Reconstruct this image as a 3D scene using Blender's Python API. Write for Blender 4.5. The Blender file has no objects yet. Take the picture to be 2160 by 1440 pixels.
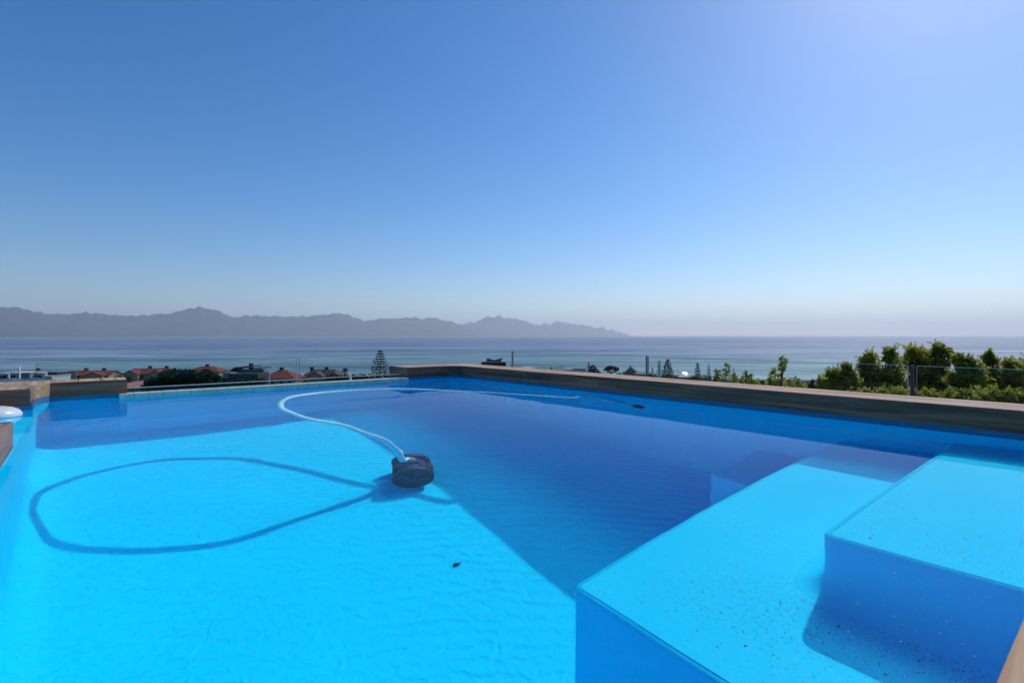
import bpy, bmesh, math, random
import numpy as np
from mathutils import Vector, Matrix
random.seed(7); rng = np.random.default_rng(7)
scene = bpy.context.scene
R = math.radians

# ------------------------------------------------------------------ camera
EYE = 0.42; FPX = 1099.0; HX, HY = 1080.0, 708.0
cam = bpy.data.cameras.new("camera"); camo = bpy.data.objects.new("camera", cam)
scene.collection.objects.link(camo)
camo.location = (0, 0, EYE); camo.rotation_euler = (R(90), 0, 0)
cam.sensor_width = 36.0; cam.lens = FPX / 2160 * 36.0; cam.shift_y = -12 / 2160
cam.clip_start = 0.03; cam.clip_end = 200000
scene.camera = camo

# ------------------------------------------------------------------ light
SUN_EL, SUN_AZ = R(49.5), R(41.6)          # azimuth clockwise from the view direction (+Y)
SKY_EL = R(38.0)                           # the sun as it stands in the sky; the lamp is steeper because water bends its light down
world = bpy.data.worlds.new("World"); scene.world = world; world.use_nodes = True
wn = world.node_tree.nodes; wl = world.node_tree.links
bg = wn["Background"]; bg.inputs[1].default_value = 0.1
sky = wn.new("ShaderNodeTexSky"); sky.sky_type = 'NISHITA'; sky.sun_disc = False
sky.sun_elevation = SKY_EL; sky.sun_rotation = SUN_AZ
sky.altitude = 0; sky.air_density = 1.0; sky.dust_density = 0.3; sky.ozone_density = 5.0
hsn = wn.new("ShaderNodeHueSaturation"); hsn.inputs["Saturation"].default_value = 1.33; hsn.inputs["Hue"].default_value = .503
wl.new(sky.outputs[0], hsn.inputs["Color"]); wl.new(hsn.outputs[0], bg.inputs[0])
sun = bpy.data.lights.new("sun", 'SUN'); suno = bpy.data.objects.new("sun", sun)
scene.collection.objects.link(suno)
sun.energy = 2.0; sun.angle = R(0.5); sun.color = (1.0, 0.95, 0.87)
sdir = Vector((math.sin(SUN_AZ) * math.cos(SUN_EL), math.cos(SUN_AZ) * math.cos(SUN_EL), math.sin(SUN_EL)))
suno.rotation_euler = sdir.to_track_quat('Z', 'Y').to_euler()
scene.view_settings.view_transform = 'Standard'; scene.view_settings.look = 'None'
scene.view_settings.gamma = 1; scene.view_settings.exposure = 0.3
cy = scene.cycles
cy.max_bounces = 16; cy.diffuse_bounces = 7; cy.glossy_bounces = 4; cy.transmission_bounces = 8
cy.transparent_max_bounces = 16; cy.volume_bounces = 3; cy.caustics_refractive = True; cy.caustics_reflective = True
cy.sample_clamp_indirect = 6.0; cy.use_denoising = True; cy.blur_glossy = 0.5

# ------------------------------------------------------------------ helpers
YAW = R(39.51)
UD = Vector((-math.sin(YAW), math.cos(YAW), 0)); VD = Vector((math.cos(YAW), math.sin(YAW), 0))
def uv(u, v, z=0.0): p = UD * u + VD * v; return Vector((p.x, p.y, z))
def pix(x, y, Y): return Vector(((x - HX) / FPX * Y, Y, EYE - (y - HY) / FPX * Y))
def onz(x, y, z): return pix(x, y, (EYE - z) * FPX / (y - HY))
def under(x, y, t):
    """point at depth t below the pool water that shows at image position x, y (Snell)"""
    s = onz(x, y, 0.0); r = math.hypot(s.x, s.y); si = r / math.hypot(r, EYE) / 1.333
    q = r + t * si / math.sqrt(1 - si * si)
    return Vector((s.x / r * q, s.y / r * q, -t))
def toUV(p): return (p.x * UD.x + p.y * UD.y, p.x * VD.x + p.y * VD.y)

COL = scene.collection
def empty(name, loc=(0, 0, 0), rz=0):
    o = bpy.data.objects.new(name, None); COL.objects.link(o); o.location = loc; o.rotation_euler = (0, 0, rz)
    o.empty_display_size = 0.2
    return o
def tag(o, label=None, cat=None, group=None, kind=None):
    if label: o["label"] = label
    if cat: o["category"] = cat
    if group: o["group"] = group
    if kind: o["kind"] = kind
    return o

class MB:
    def __init__(s): s.v = []; s.f = []; s.sm = []
    def add(s, vs, fs, smooth=False):
        b = len(s.v); s.v += [tuple(p) for p in vs]; s.f += [tuple(b + i for i in f) for f in fs]; s.sm += [smooth] * len(fs); return s
    def quadarr(s, arr):          # arr (n,4,3)
        b = len(s.v); n = len(arr); s.v += [tuple(p) for p in arr.reshape(-1, 3).tolist()]
        s.f += [(b + 4*i, b + 4*i + 1, b + 4*i + 2, b + 4*i + 3) for i in range(n)]; s.sm += [False] * n; return s
    def box(s, c, d, rz=0, M=None):
        x, y, z = d[0] / 2, d[1] / 2, d[2] / 2
        vs = [Vector((a, b, e)) for e in (-z, z) for a, b in ((-x, -y), (x, -y), (x, y), (-x, y))]
        m = Matrix.Translation(Vector(c)) @ Matrix.Rotation(rz, 4, 'Z')
        if M is not None: m = Matrix.Translation(Vector(c)) @ M
        return s.add([m @ p for p in vs], [(3, 2, 1, 0), (4, 5, 6, 7), (0, 1, 5, 4), (1, 2, 6, 5), (2, 3, 7, 6), (3, 0, 4, 7)])
    def prism(s, pts, z0, z1):    # plan polygon (world xy), extruded
        n = len(pts)
        a = sum(pts[i][0] * pts[(i+1) % n][1] - pts[(i+1) % n][0] * pts[i][1] for i in range(n))
        if a < 0: pts = pts[::-1]
        vs = [(p[0], p[1], z0) for p in pts] + [(p[0], p[1], z1) for p in pts]
        fs = [tuple(range(n))[::-1], tuple(range(n, 2 * n))] + [(i, (i+1) % n, n + (i+1) % n, n + i) for i in range(n)]
        return s.add(vs, fs)
    def tube(s, pts, rad, seg=10, cap=True):
        pts = [Vector(p) for p in pts]; n = len(pts)
        if not hasattr(rad, '__len__'): rad = [rad] * n
        up = Vector((0, 0, 1)); vs = []; fs = []; prev = None
        for i, p in enumerate(pts):
            t = (pts[min(i+1, n-1)] - pts[max(i-1, 0)]).normalized()
            a = prev - t * prev.dot(t) if prev is not None else (up.cross(t) if abs(t.z) < .95 else Vector((1, 0, 0)).cross(t))
            a.normalize(); prev = a; b = t.cross(a)
            for k in range(seg):
                an = 2 * math.pi * k / seg; vs.append(p + (a * math.cos(an) + b * math.sin(an)) * rad[i])
        for i in range(n - 1):
            for k in range(seg):
                k2 = (k + 1) % seg; fs.append((i*seg + k, i*seg + k2, (i+1)*seg + k2, (i+1)*seg + k))
        if cap: fs += [tuple(range(seg))[::-1], tuple(range((n-1)*seg, n*seg))]
        return s.add(vs, fs, True)
    def lathe(s, prof, M=Matrix.Identity(4), seg=32):      # prof [(r,z)]
        vs = [M @ Vector((r * math.cos(2*math.pi*k/seg), r * math.sin(2*math.pi*k/seg), z)) for r, z in prof for k in range(seg)]
        fs = [(i*seg + k, i*seg + (k+1) % seg, (i+1)*seg + (k+1) % seg, (i+1)*seg + k) for i in range(len(prof)-1) for k in range(seg)]
        return s.add(vs, fs, True)
    def build(s, name, mat, parent=None, loc=None, bevel=0, split=None):
        me = bpy.data.meshes.new(name); me.from_pydata(s.v, [], s.f); me.update()
        me.polygons.foreach_set("use_smooth", s.sm)
        if mat: me.materials.append(mat)
        o = bpy.data.objects.new(name, me); COL.objects.link(o)
        if parent is not None:
            o.parent = parent; o.matrix_parent_inverse = (Matrix.Translation(parent.location) @ parent.rotation_euler.to_matrix().to_4x4()).inverted() if parent.parent is None else Matrix.Identity(4)
        if loc is not None: o.location = loc
        if bevel:
            m = o.modifiers.new("bevel", 'BEVEL'); m.width = bevel; m.segments = 2; m.limit_method = 'ANGLE'
        return o

def mat(name, col=(.5, .5, .5), rough=.6, spec=.5, metal=0, build=None):
    m = bpy.data.materials.new(name); m.use_nodes = True
    b = m.node_tree.nodes["Principled BSDF"]
    b.inputs["Base Color"].default_value = (*col, 1); b.inputs["Roughness"].default_value = rough
    b.inputs["Specular IOR Level"].default_value = spec; b.inputs["Metallic"].default_value = metal
    if build: build(m.node_tree, b)
    return m
def N(nt, t, **kw):
    n = nt.nodes.new(t)
    for k, v in kw.items():
        if k.startswith("i_"):
            key = k[2:].replace("_", " "); n.inputs[key].default_value = v
        else: setattr(n, k, v)
    return n
def coords(nt, kind="Object", scale=(1, 1, 1), rot=(0, 0, 0)):
    tc = N(nt, "ShaderNodeTexCoord"); mp = N(nt, "ShaderNodeMapping")
    mp.inputs["Scale"].default_value = scale; mp.inputs["Rotation"].default_value = rot
    nt.links.new(tc.outputs[kind], mp.inputs[0]); return mp.outputs[0]
def ramp(nt, fac, stops):
    r = N(nt, "ShaderNodeValToRGB"); e = r.color_ramp.elements
    while len(e) < len(stops): e.new(.5)
    for el, (p, c) in zip(e, stops): el.position = p; el.color = (*c, 1)
    nt.links.new(fac, r.inputs[0]); return r.outputs[0]
def noisy(c1, c2, scale=4, detail=6, bump=0, stretch=(1, 1, 1), lo=.35, hi=.65):
    def f(nt, b):
        v = coords(nt, scale=stretch); n = N(nt, "ShaderNodeTexNoise", i_Scale=scale, i_Detail=detail, i_Roughness=.6)
        nt.links.new(v, n.inputs[0]); nt.links.new(ramp(nt, n.outputs[0], [(lo, c1), (hi, c2)]), b.inputs["Base Color"])
        if bump:
            bp = N(nt, "ShaderNodeBump", i_Strength=bump, i_Distance=.02); nt.links.new(n.outputs[0], bp.inputs["Height"]); nt.links.new(bp.outputs[0], b.inputs["Normal"])
    return f

# ------------------------------------------------------------------ materials
def liner_nodes(nt, b, rip=False):
    v = coords(nt); n = N(nt, "ShaderNodeTexNoise", i_Scale=1.7, i_Detail=5.0); nt.links.new(v, n.inputs[0])
    nt.links.new(ramp(nt, n.outputs[0], [(.3, (.001, .55, .84)), (.7, (.001, .59, .88))]), b.inputs["Base Color"])
    n2 = N(nt, "ShaderNodeTexNoise", i_Scale=160.0, i_Detail=3.0); nt.links.new(v, n2.inputs[0])
    if not rip:
        n3 = N(nt, "ShaderNodeTexNoise", i_Scale=75.0, i_Detail=6.0, i_Roughness=.75); nt.links.new(v, n3.inputs[0])
        n4 = N(nt, "ShaderNodeTexNoise", i_Scale=3.5, i_Detail=3.0); nt.links.new(v, n4.inputs[0])
        k1 = N(nt, "ShaderNodeMapRange"); k1.inputs[1].default_value = .50; k1.inputs[2].default_value = .68; nt.links.new(n3.outputs[0], k1.inputs[0])
        k2 = N(nt, "ShaderNodeMapRange"); k2.inputs[1].default_value = .42; k2.inputs[2].default_value = .66; nt.links.new(n4.outputs[0], k2.inputs[0])
        k3 = N(nt, "ShaderNodeMath", operation='MULTIPLY'); nt.links.new(k1.outputs[0], k3.inputs[0]); nt.links.new(k2.outputs[0], k3.inputs[1])
        k4 = N(nt, "ShaderNodeMath", operation='MULTIPLY'); nt.links.new(k3.outputs[0], k4.inputs[0]); k4.inputs[1].default_value = .45
        km = N(nt, "ShaderNodeMix", data_type='RGBA'); nt.links.new(k4.outputs[0], km.inputs[0]); nt.links.new(b.inputs["Base Color"].links[0].from_socket, km.inputs[6]); km.inputs[7].default_value = (.14, .58, .82, 1)
        nt.links.new(km.outputs[2], b.inputs["Base Color"])
    bp = N(nt, "ShaderNodeBump", i_Strength=.12, i_Distance=.003); nt.links.new(n2.outputs[0], bp.inputs["Height"]); 
    if rip:
        m3 = N(nt, "ShaderNodeMapping"); m3.inputs["Scale"].default_value = (1, 1, 0); nt.links.new(v, m3.inputs[0])
        wv = N(nt, "ShaderNodeTexNoise", i_Scale=14.0, i_Detail=2.0, i_Distortion=1.2); nt.links.new(m3.outputs[0], wv.inputs[0])
        w2 = N(nt, "ShaderNodeTexWave", wave_type='RINGS', rings_direction='Z', i_Scale=5.5, i_Distortion=4.5, i_Detail=2.0); w2.inputs["Detail Scale"].default_value = 2.0; nt.links.new(m3.outputs[0], w2.inputs[0])
        wm = N(nt, "ShaderNodeTexNoise", i_Scale=1.1, i_Detail=2.0); nt.links.new(v, wm.inputs[0])
        mm = N(nt, "ShaderNodeMath", operation='MULTIPLY'); nt.links.new(w2.outputs["Fac"], mm.inputs[0]); wq = N(nt, "ShaderNodeMath", operation='MULTIPLY'); nt.links.new(wm.outputs[0], wq.inputs[0]); wq.inputs[1].default_value = .8; nt.links.new(wq.outputs[0], mm.inputs[1])
        ad = N(nt, "ShaderNodeMath", operation='ADD'); nt.links.new(wv.outputs[0], ad.inputs[0]); nt.links.new(mm.outputs[0], ad.inputs[1])
        b2 = N(nt, "ShaderNodeBump", i_Strength=.75, i_Distance=.012); nt.links.new(ad.outputs[0], b2.inputs["Height"]); nt.links.new(bp.outputs[0], b2.inputs["Normal"])
        nt.links.new(b2.outputs[0], b.inputs["Normal"])
    else: nt.links.new(bp.outputs[0], b.inputs["Normal"])
M_LINER = mat("pool liner", rough=.6, spec=.06, build=liner_nodes)
M_FLOOR = mat("rippled pool liner", rough=.6, spec=.06, build=lambda nt, b: liner_nodes(nt, b, True))

def wood(axis, base=((.20, .15, .12), (.46, .38, .30)), board=.098, groove=True, sc=1.0):
    """axis: 'u' or 'v' = direction the grain (and the boards) run"""
    def f(nt, b):
        v = coords(nt, rot=(0, 0, -YAW))       # x = along v, y = along u
        s = (1.2, 26, 26) if axis == 'v' else (26, 1.2, 26)
        mp = N(nt, "ShaderNodeMapping"); mp.inputs["Scale"].default_value = tuple(k * sc for k in s); nt.links.new(v, mp.inputs[0])
        sx = N(nt, "ShaderNodeSeparateXYZ"); nt.links.new(v, sx.inputs[0])
        d = N(nt, "ShaderNodeMath", operation='DIVIDE'); d.inputs[1].default_value = board
        nt.links.new(sx.outputs[1 if axis == 'v' else 0], d.inputs[0])
        fl = N(nt, "ShaderNodeMath", operation='FLOOR'); nt.links.new(d.outputs[0], fl.inputs[0])
        wn_ = N(nt, "ShaderNodeTexWhiteNoise", noise_dimensions='1D'); nt.links.new(fl.outputs[0], wn_.inputs["W"])
        off = N(nt, "ShaderNodeVectorMath", operation='SCALE'); off.inputs[0].default_value = (31, 17, 9); nt.links.new(wn_.outputs[0], off.inputs["Scale"])
        ad = N(nt, "ShaderNodeVectorMath", operation='ADD'); nt.links.new(mp.outputs[0], ad.inputs[0]); nt.links.new(off.outputs[0], ad.inputs[1])
        n = N(nt, "ShaderNodeTexNoise", i_Scale=1.6, i_Detail=8.0, i_Roughness=.62, i_Distortion=.7); nt.links.new(ad.outputs[0], n.inputs[0])
        n2 = N(nt, "ShaderNodeTexNoise", i_Scale=3.0, i_Detail=4.0); nt.links.new(v, n2.inputs[0])
        c = ramp(nt, n.outputs[0], [(.36, base[0]), (.62, base[1])])
        mx = N(nt, "ShaderNodeMix", data_type='RGBA', blend_type='MULTIPLY'); mx.inputs[0].default_value = .6
        nt.links.new(c, mx.inputs[6]); nt.links.new(ramp(nt, n2.outputs[0], [(.3, (.62, .6, .58)), (.7, (1, 1, 1))]), mx.inputs[7])
        mx2 = N(nt, "ShaderNodeMix", data_type='RGBA', blend_type='MULTIPLY'); mx2.inputs[0].default_value = .5
        nt.links.new(mx.outputs[2], mx2.inputs[6]); nt.links.new(ramp(nt, wn_.outputs[0], [(0, (.7, .68, .66)), (1, (1, .98, .95))]), mx2.inputs[7])
        nt.links.new(mx2.outputs[2], b.inputs["Base Color"])
        bp = N(nt, "ShaderNodeBump", i_Strength=.35, i_Distance=.003); nt.links.new(n.outputs[0], bp.inputs["Height"]); nt.links.new(bp.outputs[0], b.inputs["Normal"])
    return f
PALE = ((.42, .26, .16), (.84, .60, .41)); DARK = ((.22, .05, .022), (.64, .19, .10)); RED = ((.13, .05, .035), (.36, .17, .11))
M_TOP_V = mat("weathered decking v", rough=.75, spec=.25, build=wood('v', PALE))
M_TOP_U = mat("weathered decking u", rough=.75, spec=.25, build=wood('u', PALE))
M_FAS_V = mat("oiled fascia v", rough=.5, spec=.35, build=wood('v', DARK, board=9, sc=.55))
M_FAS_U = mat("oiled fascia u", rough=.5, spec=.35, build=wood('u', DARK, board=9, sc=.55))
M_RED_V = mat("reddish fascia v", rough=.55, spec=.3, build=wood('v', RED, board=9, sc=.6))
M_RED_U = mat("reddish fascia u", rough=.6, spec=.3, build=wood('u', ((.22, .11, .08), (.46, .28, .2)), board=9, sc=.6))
M_RAW = mat("raw pine face", rough=.65, spec=.25, build=wood('v', ((.42, .24, .11), (.72, .47, .26)), board=9, sc=.8))
M_DARKJ = mat("joint shadow gap", (.02, .018, .016), .9)

def fres_glass(name, tint, ior=1.45, rough=0.0, extra=0.0):
    m = bpy.data.materials.new(name); m.use_nodes = True; nt = m.node_tree
    for n in list(nt.nodes): nt.nodes.remove(n)
    o = N(nt, "ShaderNodeOutputMaterial"); tr = N(nt, "ShaderNodeBsdfTransparent"); tr.inputs[0].default_value = (*tint, 1)
    gl = N(nt, "ShaderNodeBsdfGlossy"); gl.inputs["Roughness"].default_value = rough
    fr = N(nt, "ShaderNodeFresnel"); fr.inputs[0].default_value = ior
    geo = N(nt, "ShaderNodeNewGeometry"); inv = N(nt, "ShaderNodeMath", operation='SUBTRACT'); inv.inputs[0].default_value = 1
    nt.links.new(geo.outputs["Backfacing"], inv.inputs[1])
    mul = N(nt, "ShaderNodeMath", operation='MULTIPLY'); nt.links.new(fr.outputs[0], mul.inputs[0]); nt.links.new(inv.outputs[0], mul.inputs[1])
    mx = N(nt, "ShaderNodeMixShader"); nt.links.new(mul.outputs[0], mx.inputs[0]); nt.links.new(tr.outputs[0], mx.inputs[1]); nt.links.new(gl.outputs[0], mx.inputs[2])
    nt.links.new(mx.outputs[0], o.inputs[0]); return m
M_GLASS = fres_glass("balustrade glass", (.90, .955, .935), ior=1.28)
M_WEIR = fres_glass("weir glass", (.78, .86, .86))
M_GEDGE = mat("polished glass edge", (.75, .82, .8), .25)
M_GREENEDGE = mat("green glass edge", (.18, .3, .27), .3)

def water_mat():
    m = bpy.data.materials.new("pool water"); m.use_nodes = True; nt = m.node_tree
    for n in list(nt.nodes): nt.nodes.remove(n)
    o = N(nt, "ShaderNodeOutputMaterial"); g = N(nt, "ShaderNodeBsdfRefraction"); g.inputs["IOR"].default_value = 1.333
    g.inputs["Roughness"].default_value = 0.0; g.inputs[0].default_value = (.90, .985, 1, 1)
    gl = N(nt, "ShaderNodeBsdfGlossy"); gl.inputs["Roughness"].default_value = 0.0; fr = N(nt, "ShaderNodeFresnel"); fr.inputs[0].default_value = 1.17
    # from above the glare is weakened (the photograph was taken with little surface glare); from below light is reflected back as by real water
    fb = N(nt, "ShaderNodeFresnel"); fb.inputs[0].default_value = 1.333; geo = N(nt, "ShaderNodeNewGeometry")
    sc_ = N(nt, "ShaderNodeMath", operation='MULTIPLY'); nt.links.new(fr.outputs[0], sc_.inputs[0]); sc_.inputs[1].default_value = .7
    sel = N(nt, "ShaderNodeMix", data_type='FLOAT'); nt.links.new(geo.outputs["Backfacing"], sel.inputs[0]); nt.links.new(sc_.outputs[0], sel.inputs[2]); nt.links.new(fb.outputs[0], sel.inputs[3])
    mx = N(nt, "ShaderNodeMixShader"); nt.links.new(sel.outputs[0], mx.inputs[0]); nt.links.new(g.outputs[0], mx.inputs[1]); nt.links.new(gl.outputs[0], mx.inputs[2])
    nt.links.new(mx.outputs[0], o.inputs[0]); return m
M_WATER = water_mat()

# ------------------------------------------------------------------ pool (u away-left, v away-right)
D, D1, D2, D0 = 1.466, .530, .239, .992
UF, VR, VL, UN = 4.40, 2.895, -.215, .077
ZT, ZB = .1205, .030
U_NOTCH0, U_NOTCH1, V_NOTCH = 2.50, 3.97, -.80
VA, VB = .235, 2.35                     # overflow section along the far side
pool = empty("swimming_pool", uv(2.2, 1.4, -D))
tag(pool, "raised swimming pool with bright blue liner, submerged steps and a glass overflow edge", "swimming pool")

def rring(ua, ub, va, vb, r, z, seg=6):
    pts = []
    r = max(r, .001)
    for cu, cv, a0 in ((ub - r, vb - r, 0), (ua + r, vb - r, 90), (ua + r, va + r, 180), (ub - r, va + r, 270)):
        for k in range(seg + 1):
            a = R(a0 + 90 * k / seg); pts.append(uv(cu + r * math.cos(a), cv + r * math.sin(a), z))
    return pts
def rings_mesh(rings, captop=None, capbot=None, smooth=True):
    mb = MB(); n = len(rings[0]); vs = [p for r_ in rings for p in r_]
    fs = [(i*n + k, i*n + (k+1) % n, (i+1)*n + (k+1) % n, (i+1)*n + k) for i in range(len(rings)-1) for k in range(n)]
    mb.add(vs, fs, smooth)
    if captop: mb.f.append(tuple(range(n))); mb.sm.append(False)
    if capbot: mb.f.append(tuple(range((len(rings)-1)*n, len(rings)*n))); mb.sm.append(smooth)
    return mb
receivers = []
# shell: walls, fillet, floor
RC, RF = .16, .14
rg = []
for z in (-.25, -.5, -.9, -(D - RF)): rg.append(rring(UN, UF, VL, VR, RC, z))
for k in range(1, 9):
    a = R(90 * k / 8); o = RF * (1 - math.cos(a)); rg.append(rring(UN + o, UF - o, VL + o, VR - o, max(RC - o * .6, .02), -(D - RF) - RF * math.sin(a)))
sh = rings_mesh(rg, capbot=True).build("pool_shell", M_FLOOR, pool); receivers.append(sh)
# upper wall band (skips the notch and the overflow)
mb2 = MB()
M_STRIP = mat("shade painted liner strip", rough=.7, build=noisy((.035, .13, .24), (.06, .19, .31), 5, stretch=(1, 1, 6)))  # liner above the water, its shade under the coping painted into the colour
def wall_quad(mb, a, b, z0, z1):
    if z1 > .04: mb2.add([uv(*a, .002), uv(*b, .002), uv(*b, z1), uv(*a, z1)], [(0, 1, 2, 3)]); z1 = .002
    mb.add([uv(*a, z0), uv(*b, z0), uv(*b, z1), uv(*a, z1)], [(0, 1, 2, 3)])
mb = MB(); CH = .10
c4 = [(UF, VA), (UF, VL + .06), (U_NOTCH1 + .24, VL), (U_NOTCH1, VL)]
for a, b in zip(c4[:-1], c4[1:]): wall_quad(mb, a, b, -.25, .045)
wall_quad(mb, (U_NOTCH0, VL), (UN, VL), -.25, .045); wall_quad(mb, (UN, VL), (UN, VR), -.25, .045)
wall_quad(mb, (UN, VR), (UF - CH, VR), -.25, .045); wall_quad(mb, (UF - CH, VR), (UF, VR - CH), -.25, .045)
wall_quad(mb, (UF, VR - CH), (UF, VB), -.25, .045); wall_quad(mb, (UF, VB), (UF, VA), -.25, .02)
wall_quad(mb, (U_NOTCH1, VL), (U_NOTCH1, V_NOTCH), -.25, .045); wall_quad(mb, (U_NOTCH1, V_NOTCH), (U_NOTCH0, V_NOTCH), -.25, .045)
wall_quad(mb, (U_NOTCH0, V_NOTCH), (U_NOTCH0, VL), -.25, .045)
mb.add([uv(U_NOTCH0, VL, -.25), uv(U_NOTCH1, VL, -.25), uv(U_NOTCH1, V_NOTCH, -.25), uv(U_NOTCH0, V_NOTCH, -.25)], [(0, 1, 2, 3)])
receivers.append(mb.build("waterline_band", M_LINER, pool)); mb2.build("painted_shade_strip", M_STRIP, pool)
# corner webs closing the gap between round shell corners and square band
for cu, cv, su, sv in ((UN, VL, 1, 1), (UN, VR, 1, -1), (UF, VL, -1, 1), (UF, VR, -1, -1)):
    n = 6; arc = [uv(cu + su * RC * (1 - math.cos(R(90*k/n))), cv + sv * RC * (1 - math.sin(R(90*k/n))), -.2502) for k in range(n + 1)]
    mb = MB(); mb.add([uv(cu, cv, -.2502)] + arc, [(0, i + 1, i + 2) for i in range(n)])
    receivers.append(mb.build("corner_web", M_LINER, pool))

def step(umin, umax, vmin, vmax, ztop, zbase, r=.035, fl=.07):
    rg = []; B = .016
    for k in range(5):
        a = R(90 * k / 4); o = -B * (1 - math.sin(a)); z = ztop - B * (1 - math.cos(a)); rg.append(rring(umin - o, umax + o, vmin - o, vmax + o, r + o, z))
    rg.append(rring(umin, umax, vmin, vmax, r, (ztop + zbase) / 2))
    for k in range(7):
        a = R(90 * k / 6); o = fl * (1 - math.cos(a)); z = zbase + fl * (1 - math.sin(a)); rg.append(rring(umin - o, umax + o, vmin - o, vmax + o, r + o, z))
    o = rings_mesh(rg, captop=True).build("step", M_LINER, pool); receivers.append(o); return o
U1, V1, U2, V2, U0, V0 = .955, .981, .518, 1.432, 1.363, 2.373
s2 = step(-.15, U2, V2, VR + .2, -D2, -D1); s2["label"] = "topmost and shallowest blue step in the near right corner"
s1 = step(-.15, U1, V1, VR + .2, -D1, -D); s1["label"] = "wide middle blue platform in front of the topmost step"
s0 = step(-.15, U0, V0, VR + .2, -D0, -D); s0["label"] = "deepest blue step, behind the wide platform"

# low tiled rim without coping, with a strip of glass standing on it
M_TILE = mat("wet grey tile", rough=.3, spec=.5, build=noisy((.60, .56, .46), (.74, .70, .60), 9, bump=.1))
U_L0, U_L1 = 4.355, 4.455; mb = MB(); n = 26; A_, B_ = VA - .045, VB - .004
for k in range(n):
    a = A_ + (B_ - A_) * k / n; b = A_ + (B_ - A_) * (k + 1) / n - .003
    mb.prism([uv(U_L0, a), uv(U_L0, b), uv(U_L1, b), uv(U_L1, a)], -.09, .030)
mb.build("tiled_rim", M_TILE, pool, bevel=.003)
MB().prism([uv(U_L0 + .006, A_ + .004), uv(U_L0 + .006, B_), uv(U_L1 - .004, B_), uv(U_L1 - .004, A_ + .004)], -1.4, .0265).build("rim_wall", M_LINER, pool)
GV = 1.83
for a, b in ((VA + .002, GV - .008), (GV + .008, VB - .004)):
    w = MB().prism([uv(4.461, a), uv(4.461, b), uv(4.473, b), uv(4.473, a)], -.06, .0565).build("weir_glass", M_WEIR, pool)
    MB().prism([uv(4.4602, a), uv(4.4602, b), uv(4.4738, b), uv(4.4738, a)], .0567, .0605).build("glass_rim", M_GEDGE, w)
MB().prism([uv(4.456, GV - .008), uv(4.456, GV + .008), uv(4.478, GV + .008), uv(4.478, GV - .008)], -.05, .066).build("glass_clamp", M_GEDGE, pool)

# ------------------------------------------------------------------ pool water surface (real ripples)
def water():
    u0, u1, v0, v1 = UN - .04, UF + .03, V_NOTCH + .02, VR + .03
    nu, nv = 420, 330
    U, V = np.meshgrid(np.linspace(u0, u1, nu), np.linspace(v0, v1, nv), indexing='ij')
    Z = np.zeros_like(U); r2 = np.random.default_rng(3)
    ld, vd = UD, VD
    for k in range(46):
        lam = r2.uniform(.09, .5); th = r2.uniform(0, 2 * np.pi); kk = 2 * np.pi / lam
        amp = 0.0005 * lam ** 1.5 * r2.uniform(.4, 1)
        env = .5 + .5 * np.sin(U * r2.uniform(1, 3) + V * r2.uniform(1, 3) + r2.uniform(0, 6))
        Z += amp * env * np.sin(kk * (U * math.cos(th) + V * math.sin(th)) + r2.uniform(0, 6.28) + .8 * np.sin(2.1 * U + 1.7 * V + k))
    for (cx, cy_, lam, a, w) in ((2.9, .35, .07, .00011, .55), (2.2, .5, .09, .00013, .6), (1.5, .25, .11, .00015, .6), (3.3, 1.0, .06, .00009, .45), (2.6, .95, .08, .0001, .5)):
        rr = np.hypot(U - cx, V - cy_); Z += .3 * a * np.sin(2*np.pi*rr/lam) * np.exp(-(rr/w)**2)
    Z *= (.45 + .55 / (1 + np.exp((V - 1.3) * 4)))
    P = np.stack([U * UD.x + V * VD.x, U * UD.y + V * VD.y, Z], -1).reshape(-1, 3)
    idx = np.arange(nu * nv).reshape(nu, nv)
    F = np.stack([idx[:-1, :-1], idx[:-1, 1:], idx[1:, 1:], idx[1:, :-1]], -1).reshape(-1, 4)
    # normals must point up
    a, b, c = P[F[0, 0]], P[F[0, 1]], P[F[0, 2]]
    if np.cross(b - a, c - a)[2] < 0: F = F[:, ::-1]
    me = bpy.data.meshes.new("pool_water"); me.from_pydata(P.tolist(), [], F.tolist()); me.update()
    me.polygons.foreach_set("use_smooth", [True] * len(F)); me.materials.append(M_WATER)
    o = bpy.data.objects.new("pool_water", me); COL.objects.link(o); o["kind"] = "structure"
    o.visible_shadow = False                # clear water lets the sunlight through
    return o
water()

# ------------------------------------------------------------------ timber coping
def coping(label, poly_boards, fascias, body, name="timber_coping"):
    c = body[0]; t = empty(name, uv(c[0], c[1], -.75)); tag(t, label, "pool coping", "timber copings round the pool")
    poly_boards(t)
    MB().prism([uv(a, b) for a, b in body], -.85, ZT - .024).build("core", M_LINER if False else M_DARKJ, t)
    for (a, b, m, zb) in fascias:
        pa, pb = uv(*a), uv(*b); d = (pb - pa).normalized(); nrm = Vector((d.y, -d.x, 0))
        f = MB().prism([pa - nrm * .004, pb - nrm * .004, pb + nrm * .02, pa + nrm * .02], zb, ZT + .0016).build("fascia", m, t, bevel=.0015)
    return t
def boards_v(u0, u1, v0, v1, w=.098, gap=.005, clip=None):   # boards running along v
    def f(t):
        mb = MB(); u = u0
        while u < u1 - .01:
            e = min(u + w - gap, u1); mb.prism([uv(u, v0), uv(u, v1), uv(e, v1), uv(e, v0)], ZT - .022, ZT + random.uniform(-.0008, .0008)); u += w
        mb.build("deck_boards", M_TOP_V, t, bevel=.0015)
    return f
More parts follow.
